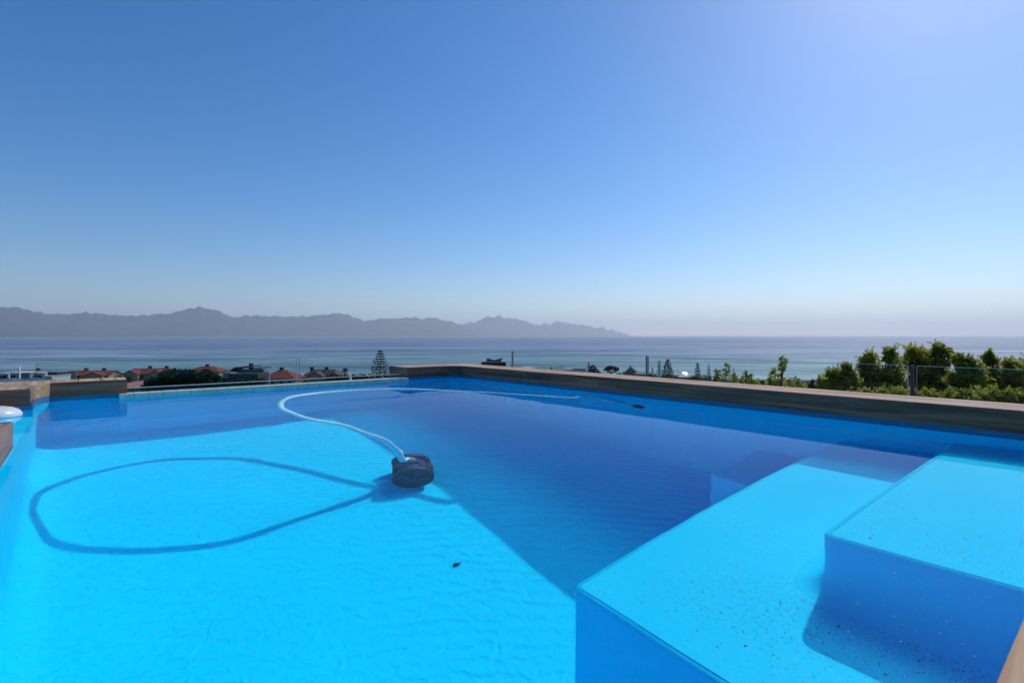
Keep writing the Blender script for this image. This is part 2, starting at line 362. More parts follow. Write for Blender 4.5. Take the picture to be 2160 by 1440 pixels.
def boards_u(u0, u1, v0, v1, w=.098, gap=.005):
    def f(t):
        mb = MB(); v = v0
        while v < v1 - .01:
            e = min(v + w - gap, v1); mb.prism([uv(u0, v), uv(u1, v), uv(u1, e), uv(u0, e)], ZT - .022, ZT + random.uniform(-.0008, .0008)); v += w
        mb.build("deck_boards", M_TOP_U, t, bevel=.0015)
    return f
OW = .30
LOW = ZB + .0
# right side: boards lengthwise (along u)
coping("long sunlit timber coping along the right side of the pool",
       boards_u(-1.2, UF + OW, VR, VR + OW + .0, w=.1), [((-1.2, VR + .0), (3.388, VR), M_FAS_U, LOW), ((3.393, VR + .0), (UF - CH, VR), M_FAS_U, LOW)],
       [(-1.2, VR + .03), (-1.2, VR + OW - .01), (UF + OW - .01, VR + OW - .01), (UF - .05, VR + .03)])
# far right block
coping("short timber coping block at the far corner beside the overflow",
       boards_v(UF, UF + .36, VB, VR - .002, w=.12), [((UF, VR - CH), (UF, VB), M_RED_V, LOW), ((UF - CH, VR), (UF, VR - CH), M_RED_V, LOW), ((UF + .36, VB), (UF, VB), M_RED_U, -.06)][:0] or
       [((UF - CH, VR), (UF, VR - CH), M_RED_V, LOW), ((UF, VR - CH), (UF, VB), M_FAS_V, LOW), ((UF, VB), (UF + .36, VB), M_RED_U, -.06)],
       [(UF + .03, VB + .03), (UF + .35, VB + .03), (UF + .35, VR - .01), (UF + .03, VR - .01)])
# far left block (boards across)
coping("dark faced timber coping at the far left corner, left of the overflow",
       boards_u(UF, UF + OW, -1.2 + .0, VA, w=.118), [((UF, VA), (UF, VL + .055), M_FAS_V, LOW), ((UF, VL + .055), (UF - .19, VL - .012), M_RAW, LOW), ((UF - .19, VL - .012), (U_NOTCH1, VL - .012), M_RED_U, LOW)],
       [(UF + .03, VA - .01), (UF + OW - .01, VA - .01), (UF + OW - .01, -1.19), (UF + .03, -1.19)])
# corner block between notch and far coping
def corner_boards(t):
    mb = MB(); pts = [(UF - .003, -1.2), (UF - .003, VL + .055), (UF - .19, VL - .012), (U_NOTCH1, VL - .012), (U_NOTCH1, -1.2)]
    v = -1.2
    while v < VL + .05:
        e = v + .113; 
        if e < VL - .012: q = [(U_NOTCH1, v), (U_NOTCH1, e), (UF - .003, e), (UF - .003, v)]
        else: q = [(U_NOTCH1, v), (U_NOTCH1, VL - .012), (UF - .19, VL - .012), (UF - .003, VL + .055), (UF - .003, v)]
        mb.prism([uv(*p) for p in q], ZT - .022, ZT + random.uniform(-.0008, .0008)); 
        if e >= VL - .012: break
        v += .118
    mb.build("deck_boards", M_TOP_U, t, bevel=.0015)
coping("reddish timber coping behind the white float at the notch",
       corner_boards, [((U_NOTCH1, VL - .012), (U_NOTCH1, -1.2), M_RED_V, LOW)],
       [(UF - .01, -1.19), (UF - .01, VL + .02), (UF - .2, VL - .04), (U_NOTCH1 + .03, VL - .04), (U_NOTCH1 + .03, -1.19)])
# left near coping
coping("timber coping at the left edge between notch and camera",
       boards_v(-.45, U_NOTCH0, -1.2, -.19, w=.1), [((U_NOTCH0, -.19), (UN - .5, -.19), M_RED_U, LOW), ((U_NOTCH0, -1.2), (U_NOTCH0, -.19), M_RED_V, LOW)],
       [(-.45, -1.19), (U_NOTCH0 - .03, -1.19), (U_NOTCH0 - .03, VL - .03), (-.45, VL - .03)])
# near coping (below / right of camera)
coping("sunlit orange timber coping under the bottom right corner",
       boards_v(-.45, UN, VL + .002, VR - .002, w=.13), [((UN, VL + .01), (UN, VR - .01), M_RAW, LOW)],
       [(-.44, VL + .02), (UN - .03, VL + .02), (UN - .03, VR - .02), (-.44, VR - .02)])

# ------------------------------------------------------------------ terrace and glass balustrade
M_CONC = mat("rendered terrace wall", rough=.85, build=noisy((.42, .41, .39), (.55, .54, .51), 3))
terr = MB()
for q in (((-3, -3.5), (UN - .04, -3.5), (UN - .04, 4.27), (-3, 4.27)), ((UN - .04, -3.5), (5.12, -3.5), (5.12, V_NOTCH - .03), (UN - .04, V_NOTCH - .03)),
          ((UN - .04, VR + .03), (5.12, VR + .03), (5.12, 4.27), (UN - .04, 4.27)), ((U_L1 + .03, V_NOTCH - .03), (5.12, V_NOTCH - .03), (5.12, VR + .03), (U_L1 + .03, VR + .03))):
    terr.prism([uv(*p) for p in q], -11.0, -.85)
terr.build("terrace", M_CONC)["kind"] = "structure"
wk = empty("walkway_deck", uv(1.5, VR + OW, -.85)); tag(wk, "timber walkway deck one step below the right coping, inside the balustrade", "deck")
MB().prism([uv(-1.2, VR + OW - .008), uv(4.98, VR + OW - .008), uv(4.98, 4.09), uv(-1.2, 4.09)], -.85, .015).build("deck_core", M_DARKJ, wk)
mb = MB(); v = VR + OW + .004
while v < 4.08: mb.prism([uv(-1.2, v), uv(4.98, v), uv(4.98, min(v + .093, 4.09)), uv(-1.2, min(v + .093, 4.09))], .016, .036); v += .098
mb.build("deck_boards", M_TOP_U, wk)
bal = empty("glass_balustrade", uv(5.0, 4.13, -.85)); tag(bal, "frameless green tinted glass balustrade running round the terrace behind the pool", "balustrade")
ZG = .225
M_STEEL = mat("brushed steel", (.5, .5, .5), .35, metal=.9); M_PDARK = mat("dark post", (.05, .05, .05), .5)
def panel(a, b):
    pa, pb = uv(*a), uv(*b); d = (pb - pa).normalized(); n_ = Vector((d.y, -d.x, 0)) * .006
    g = MB().prism([pa - n_, pb - n_, pb + n_, pa + n_], -.80, ZG).build("glass_panel", M_GLASS, bal)
    m2 = n_ * 1.05
    MB().prism([pa - m2, pb - m2, pb + m2, pa + m2], ZG, ZG + .002).build("panel_edge", M_GREENEDGE, g)
    for p, s in ((pa, -1), (pb, 1)):
        q = p + d * s * .0025; MB().prism([p - m2, q - m2, q + m2, p + m2], -.8, ZG).build("panel_edge", M_GREENEDGE if s < 0 else M_GEDGE, g)
panel((5.0, -.25), (5.0, 1.53)); panel((5.0, 1.556), (5.0, 4.12))
panel((4.99, 4.13), (3.01, 4.13)); panel((2.98, 4.13), (.975, 4.13)); panel((.925, 4.13), (-1.2, 4.13))
for (p, w, m) in (((2.997, 4.13), .008, M_PDARK), ((.95, 4.13), .017, M_PDARK), ((5.0, 4.13), .006, M_STEEL)):
    MB().box(uv(*p, -.29), (w, w, 1.04), YAW).build("post", m, bal)
for i in range(5):
    for (p) in ((5.0, -.1 + .9 * i), (4.7 - 1.1 * i, 4.13)):
        MB().box(uv(*p, -.80), (.05, .05, .1), YAW).build("clamp", M_STEEL, bal)

# ------------------------------------------------------------------ pool cleaner, hose
M_HOSE = mat("ribbed pale hose", rough=.45, spec=.4, build=None, col=(.42, .74, .80))
M_NAVY = mat("navy plastic", (.045, .045, .16), .35)
M_SPOKE = mat("dark spokes", (.03, .035, .075), .4); M_TYRE = mat("dark rubber", (.018, .02, .028), .5); M_GREY = mat("grey plastic", (.12, .12, .16), .5)
base = under(872, 1030, D)
CA = R(68)                                # axle direction in plan, pointing away from camera
ax = Vector((math.cos(R(105)), math.sin(R(105)), 0)); fw = Vector((ax.y, -ax.x, 0))
cl = empty("pool_cleaner", base + ax * .11); tag(cl, "navy two wheeled pool cleaner crawling on the pool floor", "pool cleaner")
cen = base + ax * .115; WR = .118
def axm(c): 
    m = Matrix.Identity(4); z = ax; x = fw; y = z.cross(x)
    for i in range(3): m[i][0] = x[i]; m[i][1] = y[i]; m[i][2] = z[i]; m[i][3] = c[i]
    return m
for s in (-1, 1):
    c = cen + ax * s * .105 + Vector((0, 0, WR + .002)); M = axm(c)
    w = .042
    wh = MB().lathe([(.0, s*w*.35), (.085, s*w*.35), (.095, s*w*.5), (WR-.008, s*w*.5), (WR, s*w*.35), (WR, -s*w*.35), (WR-.008, -s*w*.5), (.05, -s*w*.5), (0, -s*w*.5)], M, 36).build("wheel", M_TYRE, cl)
    receivers.append(wh)
    sp = MB()
    for k in range(5):
        a = 2 * math.pi * k / 5; q = M @ Matrix.Rotation(a, 4, 'Z')
        pts = [q @ Vector(p) for z in (s*w*.36, s*w*.52) for p in ((.015, -.012, z), (.088, -.018, z), (.088, .018, z), (.015, .012, z))]
        sp.add(pts, [(0, 1, 2, 3), (4, 5, 6, 7), (0, 1, 5, 4), (1, 2, 6, 5), (2, 3, 7, 6), (3, 0, 4, 7)])
    sp.lathe([(0, s*w*.6), (.02, s*w*.6), (.024, s*w*.35)], M, 16)
    receivers.append(sp.build("spokes", M_SPOKE, wh))
# body: rounded hull between wheels
M = axm(cen + Vector((0, 0, .115)))
hull = MB(); prof = []
for (x, y) in [(-.13, -.05), (-.12, .02), (-.085, .085), (-.03, .118), (.03, .118), (.09, .08), (.125, .015), (.13, -.05), (.10, -.09), (-.10, -.09)]: prof.append((x, -y if False else y))
vs = []
for z, k in ((-.082, .9), (-.07, 1), (.07, 1), (.082, .9)):
    for x, y in prof: vs.append(M @ Vector((x * k * .72, 0, z)) + Vector((0, 0, y * k * .95 - .01)))
n = len(prof)
hull.add(vs, [(i*n + k, i*n + (k+1) % n, (i+1)*n + (k+1) % n, (i+1)*n + k) for i in range(3) for k in range(n)] + [tuple(range(n)), tuple(range(3*n, 4*n))])
receivers.append(hull.build("body", M_NAVY, cl, bevel=.006))
top = cen + Vector((0, 0, .235))
receivers.append(MB().tube([top - Vector((0, 0, .03)), top + Vector((-.006, 0, .0)), top + Vector((-.02, 0, .035))], [.045, .038, .034], 20).build("swivel", M_GREY, cl))
for s in (-1, 1):
    p = cen + fw * (.1 * s) + Vector((0, 0, .135)); receivers.append(MB().box(p, (.03, .07, .05), R(15)).build("vent", M_TYRE, cl, bevel=.004))

def catmull(P, n=10):
    out = []
    P = [P[0] * 2 - P[1]] + P + [P[-1] * 2 - P[-2]]
    for i in range(1, len(P) - 2):
        for k in range(n):
            t = k / n; a, b, c, d = P[i-1], P[i], P[i+1], P[i+2]
            out.append(.5 * ((2*b) + (c - a) * t + (2*a - 5*b + 4*c - d) * t*t + (3*b - a - 3*c + d) * t**3))
    out.append(P[-2]); return out
hp = [top + Vector((-.02, 0, .03))]
def from_shadow(x, y, t):      # the hose point at depth t whose shadow falls at x, y on the floor
    q = under(x, y, D); k = (D - t) / math.tan(SUN_EL); return Vector((q.x + math.sin(SUN_AZ) * k, q.y + math.cos(SUN_AZ) * k, -t))
hp += [from_shadow(*q) for q in ((774, 1047, 1.19), (730, 1062, 1.07), (670, 1081, .94), (612, 1102, .82), (536, 1127, .70), (447, 1148, .58), (330, 1160, .43), (235, 1161, .35), (150, 1155, .27), (85, 1135, .19), (50, 1106, .13),
       (43, 1080, .075), (55, 1058, .04), (84, 1035, .018), (130, 1015, .014), (185, 999, .014), (250, 985, .014), (350, 971, .014), (430, 966, .014), (505, 968, .014), (600, 983, .02), (700, 1006, .04), (800, 1030, .07), (880, 1046, .10), (945, 1058, .12))]
inl = min((under(1343, 857, t_ * .002) for t_ in range(1, 200)), key=lambda q: abs(toUV(q)[1] - (VR - .01)))
iu = toUV(inl)[0]; iz = inl.z
hp += [uv(iu + .35, VR - .09, -.13), uv(iu + .02, VR - .01, iz)]
hc = catmull(hp, 12); rad = []
for i, p in enumerate(hc): rad.append(.0212 + .0011 * (i % 2) + (.004 if i in (24, 25, 26, 27) else 0))
h = MB().tube(hc, rad, 14).build("suction_hose", M_HOSE); tag(h, "pale ribbed hose floating in a loop from the pool cleaner across the water", "hose"); receivers.append(h)

# white float
fc = onz(-14, 878, 0.0)
fl = empty("chlorine_float", fc); tag(fl, "white rounded plastic float on the water at the left edge", "pool float")
M_WHITE = mat("white plastic", (.82, .80, .78), .3)
pr = [(0.001, .052), (.04, .050), (.075, .042), (.1, .028), (.112, .01), (.112, -.004), (.1, -.016), (.07, -.026), (.02, -.03)]
receivers.append(MB().lathe(pr[::-1], Matrix.Translation(fc), 40).build("float_shell", M_WHITE, fl))
receivers.append(MB().lathe([(.001, -.16), (.034, -.158), (.036, -.03)], Matrix.Translation(fc), 24).build("dispenser_basket", M_WHITE, fl))

# floating dark leaf by the right wall, beetle on the floor, dirt
M_LEAFD = mat("dead leaf", (.015, .012, .012), .6)
ms = Matrix.Translation(uv(iu, VR - .002, iz)) @ Matrix((tuple(UD) + (0,), (0, 0, 1, 0), tuple(-VD) + (0,), (0, 0, 0, 1))).transposed()
inlet = MB().lathe([(.001, .004), (.038, .004), (.042, .012), (.056, .012), (.06, .0)], ms, 28).build("suction_inlet", M_TYRE, pool)
mb = MB(); q = under(960, 1192, D - .006)
mb.lathe([(.001, .008), (.006, .006), (.009, 0), (.001, -.003)], Matrix.Translation(q) @ Matrix.Rotation(.4, 4, 'Z') @ Matrix.Diagonal((1.7, 1, 1, 1)), 14)
mb.tube([q + Vector((.012, .003, .003)), q + Vector((.022, .010, .003))], .003, 5)
receivers.append(tag(mb.build("leaf", M_LEAFD), "small black curled leaf on the sunlit pool floor", "leaf"))
M_DIRT = mat("dirt", (.13, .10, .05), .9); M_FLECK = mat("white fleck", (.85, .88, .85), .6)
def specks(n, fn, size, m, name, label, thick=.25):
    mb = MB()
    for i in range(n):
        q = fn(i); 
        if q is None: continue
        s = size * random.lognormvariate(0, .38); a = random.uniform(0, 6.28); e_ = random.uniform(.35, 1)
        mb.box(q, (s, s * e_, s * thick), a)
    o = mb.build(name, m); tag(o, label, "debris", kind="stuff"); return o
def onstep(u, v):   # which top?
    if u < U2 - .02 and v > V2 + .02: return -D2
    if u < U1 - .02 and v > V1 + .02: return -D1
    return None
def dirt1(i):
    t = random.random()
    if t < .40: u, v = random.gauss(.55, .16), random.gauss(1.22, .10)
    elif t < .8: u, v = random.gauss(.32, .20), V2 - abs(random.gauss(.06, .07)) - .02
    else: u, v = random.uniform(.1, U1 - .03), random.uniform(V1 + .03, 2.2)
    if u < .1 or u > U1 - .03 or v < V1 + .03: return None
    if u < U2 + .02 and v > V2 - .075: return None
    return uv(u, v, -D1 + .0008)
receivers.append(specks(2300, dirt1, .0015, M_DIRT, "fine_dirt", "fine brown dirt scattered on the middle platform"))
def dirt2(i): return uv(random.uniform(.1, U2 - .03), V2 + .03 + abs(random.gauss(0, .35)), -D2 + .001)
receivers.append(specks(420, dirt2, .0018, M_DIRT, "fine_dirt", "sparse brown dirt on the topmost step"))
def flo(i): 
    t = random.random()
    if t < .55: return onz(random.uniform(1750, 2150), random.uniform(1190, 1430), .0008)
    if t < .8: return onz(random.uniform(1500, 2150), random.uniform(900, 1150), .0008)
    return onz(random.uniform(50, 1400), random.uniform(870, 1400), .0008)
specks(80, flo, .0011, M_FLECK, "floating_flecks", "tiny pale flecks floating on the pool water", thick=.3)
#LAND
# ------------------------------------------------------------------ land, sea, mountains
SEA = -45.0
def gz(Y): return -8.5 - .0705 * Y - (0 if Y > -12 else (Y + 12) * .16) if Y < 505 else -44.1 - (Y - 505) * .03  # behind the camera an unseen rise is added for the glass to reflect
M_GROUND = mat("coastal scrub ground", rough=.95, build=noisy((.025, .035, .012), (.07, .075, .03), .15, bump=0))
mb = MB(); xs = [-6000, -3000, -1500, -800, -400, -200, -100, -50, 0, 50, 100, 200, 400, 800, 1500, 3000, 6000]; ys = [-700, -300, -100, -30, -12, 0, 50, 100, 200, 300, 400, 505, 560, 700]
mb.add([(x, y, gz(y)) for y in ys for x in xs], [(j*len(xs)+i, j*len(xs)+i+1, (j+1)*len(xs)+i+1, (j+1)*len(xs)+i) for j in range(len(ys)-1) for i in range(len(xs)-1)])
mb.build("ground", M_GROUND)["kind"] = "structure"

def sea_nodes(nt, b):
    v = coords(nt, scale=(.5, 1.0, 1))
    cam_scale = [(.035, 1.0, .9), (.25, .35, .5), (.004, 5.0, .5)]
    prev = None
    for sc, dist, st in cam_scale:
        n = N(nt, "ShaderNodeTexNoise", i_Scale=sc, i_Detail=7.0, i_Roughness=.62); nt.links.new(v, n.inputs[0])
        bp = N(nt, "ShaderNodeBump", i_Strength=st, i_Distance=dist); nt.links.new(n.outputs[0], bp.inputs["Height"])
        if prev: nt.links.new(prev, bp.inputs["Normal"])
        prev = bp.outputs[0]
    nt.links.new(prev, b.inputs["Normal"])
    # foam lines close to the shore
    g = N(nt, "ShaderNodeTexCoord"); sx = N(nt, "ShaderNodeSeparateXYZ"); nt.links.new(g.outputs["Object"], sx.inputs[0])
    n1 = N(nt, "ShaderNodeTexNoise", i_Scale=.012, i_Detail=4.0); nt.links.new(g.outputs["Object"], n1.inputs[0])
    m1 = N(nt, "ShaderNodeMath", operation='MULTIPLY_ADD'); nt.links.new(n1.outputs[0], m1.inputs[0]); m1.inputs[1].default_value = 120; nt.links.new(sx.outputs[1], m1.inputs[2])
    # bands in warped distance
    def band(c, w):
        a = N(nt, "ShaderNodeMath", operation='SUBTRACT'); nt.links.new(m1.outputs[0], a.inputs[0]); a.inputs[1].default_value = c
        a2 = N(nt, "ShaderNodeMath", operation='ABSOLUTE'); nt.links.new(a.outputs[0], a2.inputs[0])
        a3 = N(nt, "ShaderNodeMapRange"); a3.inputs[1].default_value = w; a3.inputs[2].default_value = w * .3; nt.links.new(a2.outputs[0], a3.inputs[0]); return a3.outputs[0]
    mp = N(nt, "ShaderNodeMapping"); mp.inputs["Scale"].default_value = (.4, 1.6, 1); nt.links.new(g.outputs["Object"], mp.inputs[0])
    n2 = N(nt, "ShaderNodeTexNoise", i_Scale=.06, i_Detail=8.0, i_Roughness=.7); nt.links.new(mp.outputs[0], n2.inputs[0])
    th = N(nt, "ShaderNodeMapRange"); th.inputs[1].default_value = .45; th.inputs[2].default_value = .55; nt.links.new(n2.outputs[0], th.inputs[0])
    acc = None
    for c, w in ((575, 30), (622, 15), (668, 8)):
        o = band(c, w)
        if acc is None: acc = o
        else:
            mx = N(nt, "ShaderNodeMath", operation='MAXIMUM'); nt.links.new(acc, mx.inputs[0]); nt.links.new(o, mx.inputs[1]); acc = mx.outputs[0]
    fm = N(nt, "ShaderNodeMath", operation='MULTIPLY'); nt.links.new(acc, fm.inputs[0]); nt.links.new(th.outputs[0], fm.inputs[1])
    dr = N(nt, "ShaderNodeMapRange"); dr.inputs[1].default_value = 560; dr.inputs[2].default_value = 2600; nt.links.new(sx.outputs[1], dr.inputs[0])
    ms_ = N(nt, "ShaderNodeMapping"); ms_.inputs["Scale"].default_value = (.22, 1.0, 1); nt.links.new(g.outputs["Object"], ms_.inputs[0])
    st = None
    for sc in (.045, .014, .0035):
        nn = N(nt, "ShaderNodeTexNoise", i_Scale=sc, i_Detail=5.0, i_Roughness=.65, i_Distortion=.4); nt.links.new(ms_.outputs[0], nn.inputs[0])
        if st is None: st = nn.outputs[0]
        else:
            aa = N(nt, "ShaderNodeMath", operation='ADD'); nt.links.new(st, aa.inputs[0]); nt.links.new(nn.outputs[0], aa.inputs[1]); st = aa.outputs[0]
    sm_ = N(nt, "ShaderNodeMapRange"); sm_.inputs[1].default_value = 1.3; sm_.inputs[2].default_value = 1.75; nt.links.new(st, sm_.inputs[0])
    b0_ = ramp(nt, dr.outputs[0], [(0, (.07, .15, .165)), (.35, (.06, .115, .16)), (1, (.06, .09, .15))])
    b1_ = ramp(nt, dr.outputs[0], [(0, (.38, .50, .50)), (.35, (.32, .40, .46)), (1, (.28, .33, .42))])
    bm_ = N(nt, "ShaderNodeMix", data_type='RGBA'); nt.links.new(sm_.outputs[0], bm_.inputs[0]); nt.links.new(b0_, bm_.inputs[6]); nt.links.new(b1_, bm_.inputs[7]); base = bm_.outputs[2]
    cm = N(nt, "ShaderNodeMix", data_type='RGBA'); nt.links.new(fm.outputs[0], cm.inputs[0]); nt.links.new(base, cm.inputs[6]); cm.inputs[7].default_value = (.85, .88, .9, 1)
    nt.links.new(cm.outputs[2], b.inputs["Base Color"])
    rr = N(nt, "ShaderNodeMapRange"); rr.inputs[3].default_value = .45; rr.inputs[4].default_value = .9; nt.links.new(fm.outputs[0], rr.inputs[0]); nt.links.new(rr.outputs[0], b.inputs["Roughness"])
M_SEA = mat("sea", rough=.3, spec=.3, build=sea_nodes)
mb = MB(); S_ = 91000
xs = [-S_, -20000, -6000, -2000, 0, 2000, 6000, 20000, S_]; ys = [520, 1200, 3000, 8000, 20000, S_]
mb.add([(x, y, SEA) for y in ys for x in xs], [(j*len(xs)+i, j*len(xs)+i+1, (j+1)*len(xs)+i+1, (j+1)*len(xs)+i) for j in range(len(ys)-1) for i in range(len(xs)-1)])
mb.build("sea", M_SEA)["kind"] = "structure"

# mountains: skyline read off the picture as bearings, given real distance and depth
SKY_L = [(-120, 652), (-40, 648), (0, 646), (35, 645), (60, 652), (100, 660), (150, 660.5), (180, 657), (215, 660), (250, 663.5), (290, 664), (330, 661), (360, 659), (400, 648), (425, 645.5), (455, 652), (475, 660), (495, 669), (520, 663), (560, 665), (600, 666), (640, 666), (690, 661), (715, 658.5), (735, 662), (765, 675), (795, 673), (808, 669), (830, 671), (870, 667), (890, 672), (905, 667), (930, 673), (950, 676), (975, 685), (1000, 697), (1020, 708), (1030, 712)]
SKY_R = [(940, 690), (970, 685), (985, 681), (1005, 677), (1020, 670), (1048, 664), (1068, 670), (1090, 670), (1110, 678), (1130, 683), (1150, 684), (1178, 676), (1195, 681), (1215, 682), (1240, 687), (1260, 689), (1285, 694), (1310, 701), (1330, 708), (1375, 712), (1400, 712)]
def ridge(name, sky, dist0, dist1, depth, base, mat_, x0, x1, n=420, seed=1, rough=1.0):
    r2 = np.random.default_rng(seed); X = np.linspace(x0, x1, n)
    top = np.interp(X, [p[0] for p in sky], [p[1] for p in sky])
    top0 = top.copy()
    for f_, a in ((.15, .8), (.4, .45), (1.1, .25)):
        ph = r2.uniform(0, 6.28, 4); top -= rough * a * sum(np.sin(X * f_ * (1 + .37 * k) + ph[k]) for k in range(4)) / 2.2
    rows = 26; mb = MB(); vs = []
    for j in range(rows):
        t = j / (rows - 1)                # 0 shore, .7 ridge, 1 back
        for i, x in enumerate(X):
            Y = dist0 + (dist1 - dist0) * (x - x0) / (x1 - x0) + depth * (t - .7)
            ti = top0[i] + (top[i] - top0[i]) * t ** 6 * 8.5 if t <= .7 else top[i]
            full = (708 - ti) / FPX * (dist0 + (dist1 - dist0) * (x - x0) / (x1 - x0)) + EYE - SEA
            prof = (min(t / .7, 1)) ** 2.0 if t <= .7 else 1 - ((t - .7) / .3) ** 1.3 * .9
            gul = (math.sin(x * .11 + j * .9) + math.sin(x * .07 - j * .5 + seed)) * .02 * (1 - abs(prof * 2 - 1)) * full
            z = SEA - 5 + full * prof * (1 if True else 0) + gul * (t < .68)
            vs.append(((x - HX) / FPX * Y, Y, z))
    mb.add(vs, [(j*n+i, j*n+i+1, (j+1)*n+i+1, (j+1)*n+i) for j in range(rows-1) for i in range(n-1)], True)
    mb.build(name, mat_)["kind"] = "structure"
M_MOUNT = mat("mountain slope", rough=.95, spec=.1, build=noisy((.02, .04, .035), (.07, .085, .07), .0012))
ridge("mountains", SKY_L, 21000, 40000, 9000, 0, M_MOUNT, -120, 1030, seed=2, rough=1.6, n=700)
ridge("mountains", SKY_R, 44000, 54000, 9000, 0, M_MOUNT, 940, 1400, seed=5, rough=2.6, n=600)

# ------------------------------------------------------------------ houses
M_TILE_R = mat("terracotta roof tiles", rough=.8, build=noisy((.19, .036, .024), (.31, .066, .042), 1.2))
M_TILE_D = mat("dark maroon roof", rough=.7, build=noisy((.075, .035, .04), (.12, .06, .06), 1.2))
M_SLATE = mat("blue grey roof sheeting", rough=.35, build=noisy((.08, .10, .13), (.14, .17, .21), .8))
M_PINK = mat("faded pink roof", rough=.8, build=noisy((.42, .16, .15), (.55, .25, .22), 1.2))
M_OCHRE = mat("ochre plaster", rough=.9, build=noisy((.42, .30, .16), (.55, .40, .24), .6))
M_WHITEW = mat("white plaster", rough=.9, build=noisy((.60, .60, .58), (.78, .78, .75), .5))
M_BLUEW = mat("dark blue grey cladding", rough=.7, build=noisy((.03, .042, .06), (.05, .065, .085), .6))
M_GREYW = mat("grey plaster", rough=.85, build=noisy((.22, .24, .25), (.33, .35, .36), .5))
M_TAN = mat("tan stone", rough=.9, build=noisy((.20, .15, .10), (.34, .27, .2), 1.5))
M_WIN = mat("window pane", (.02, .03, .04), .08, .8); M_CHIM = mat("chimney brick", (.10, .05, .04), .9)
M_BARK = mat("bark", rough=.95, build=noisy((.05, .035, .025), (.14, .10, .08), 6, stretch=(1, 1, .2)))

def roof_gable(mb, w, d, z, hgt, ov=.5, cx=0, cy=0, along='x', th=.18):
    """gable roof, ridge along x or y, as two thick slopes plus the gable triangles"""
    L, S = (w, d) if along == 'x' else (d, w)
    L = L / 2 + ov; S2 = S / 2 + ov
    def T(a, b, c): return (cx + a, cy + b, c) if along == 'x' else (cx - b, cy + a, c)
    k = hgt / (S / 2); ze = z - k * ov
    vs = [T(-L, -S2, ze), T(L, -S2, ze), T(L, 0, z + hgt), T(-L, 0, z + hgt), T(L, S2, ze), T(-L, S2, ze)]
    vs2 = [(a, b, c - th) for a, b, c in vs]
    mb.add(vs + vs2, [(0, 1, 2, 3), (3, 2, 4, 5), (7, 6, 9, 8), (8, 9, 11, 10), (0, 6, 7, 1), (5, 4, 10, 11), (1, 7, 8, 2), (2, 8, 10, 4), (0, 3, 9, 6), (3, 5, 11, 9)])
def gable_wall(mb, w, d, z, hgt, cx=0, cy=0, along='x'):
    L, S = ((w, d) if along == 'x' else (d, w)); L /= 2; S /= 2
    def T(a, b, c): return (cx + a, cy + b, c) if along == 'x' else (cx - b, cy + a, c)
    for s in (-1, 1):
        e = s * (L - .02); mb.add([T(e, -S, z), T(e, S, z), T(e, 0, z + hgt - .2)], [(0, 1, 2)])
def roof_hip(mb, w, d, z, hgt, ov=.6, th=.18):
    W, Dd = w / 2 + ov, d / 2 + ov; r = max(W - Dd, .5)
    vs = [(-W, -Dd, z), (W, -Dd, z), (W, Dd, z), (-W, Dd, z), (-r, 0, z + hgt), (r, 0, z + hgt), (-W, -Dd, z - th), (W, -Dd, z - th), (W, Dd, z - th), (-W, Dd, z - th)]
    mb.add(vs, [(0, 1, 5, 4), (1, 2, 5), (2, 3, 4, 5), (3, 0, 4), (6, 7, 1, 0), (7, 8, 2, 1), (8, 9, 3, 2), (9, 6, 0, 3), (9, 8, 7, 6)])
def windows(t, w, d, z0, floors, n, size=(1.3, 1.4), side=-1):
    for f_ in range(floors):
        for i in range(n):
            x = -w / 2 + w * (i + .5) / n; z = z0 - 1.6 - f_ * 3
            wi = MB().box((x, side * (d / 2 + .02), z), (size[0] + .24, .12, size[1] + .24)).build("window", M_WHITEW, t)
            MB().box((x, side * (d / 2 + .09), z), (size[0], .04, size[1])).build("pane", M_WIN, wi)
def place(t):     # parts were built around the origin; let them follow the thing
    for c in t.children: c.matrix_parent_inverse = Matrix.Identity(4)
def hs(name, x0, x1, Y, label, cat="house", group=None, rz=0):
    a, b = pix(x0, 0, Y), pix(x1, 0, Y); t = empty(name, ((a.x + b.x) / 2, Y, gz(Y)), rz); tag(t, label, cat, group); return t, (b.x - a.x)
def zz(y, Y): return pix(0, y, Y).z - gz(Y)        # height over the ground of an image row

def red_house(x0, x1, ytop, yeave, Y, label, gables=(), chim=(), wall=M_OCHRE, roof=M_TILE_R, d=9, hip=False, rz=0, wide_wall=True, nwin=4):
    t, w = hs("house", x0, x1, Y, label, group="tile roofed houses between pool and sea", rz=rz); w -= 1.2
    zt, ze = zz(ytop, Y), zz(yeave, Y); hgt = zt - ze
    wm = MB().box((0, 0, ze / 2 - 1), (w, d, ze + 2))
    if not hip: gable_wall(wm, w, d, ze, hgt)
    for gx, gw in gables: 
        cx = (gx - (x0 + x1) / 2) / FPX * Y; gww = gw / FPX * Y
        wm.box((cx, -d / 2 - .8, ze / 2 - 1), (gww, 3.2, ze + 2)); gable_wall(wm, gww, 3.2, ze, hgt * .8, cx, -d / 2 - .8, 'y')
    wm.build("wall", wall, t)
    rm = MB()
    (roof_hip if hip else roof_gable)(rm, w, d, ze, hgt)
    for gx, gw in gables:
        cx = (gx - (x0 + x1) / 2) / FPX * Y; roof_gable(rm, gw / FPX * Y, d / 2 + 3, ze + .02, hgt * .8, .3, cx, -d / 4 - 1.0, 'y')
    ro = rm.build("roof", roof, t)
    for cxp, cw in chim:
        cx = (cxp - (x0 + x1) / 2) / FPX * Y; q = MB().box((cx, .6, zt - .1), (cw, 1.0, 1.9)); q.box((cx, .6, zt + .95), (cw + .3, 1.3, .25)); q.build("chimney", M_CHIM, ro)
    windows(t, w, d, ze, 2, nwin)
    place(t); 
    return t
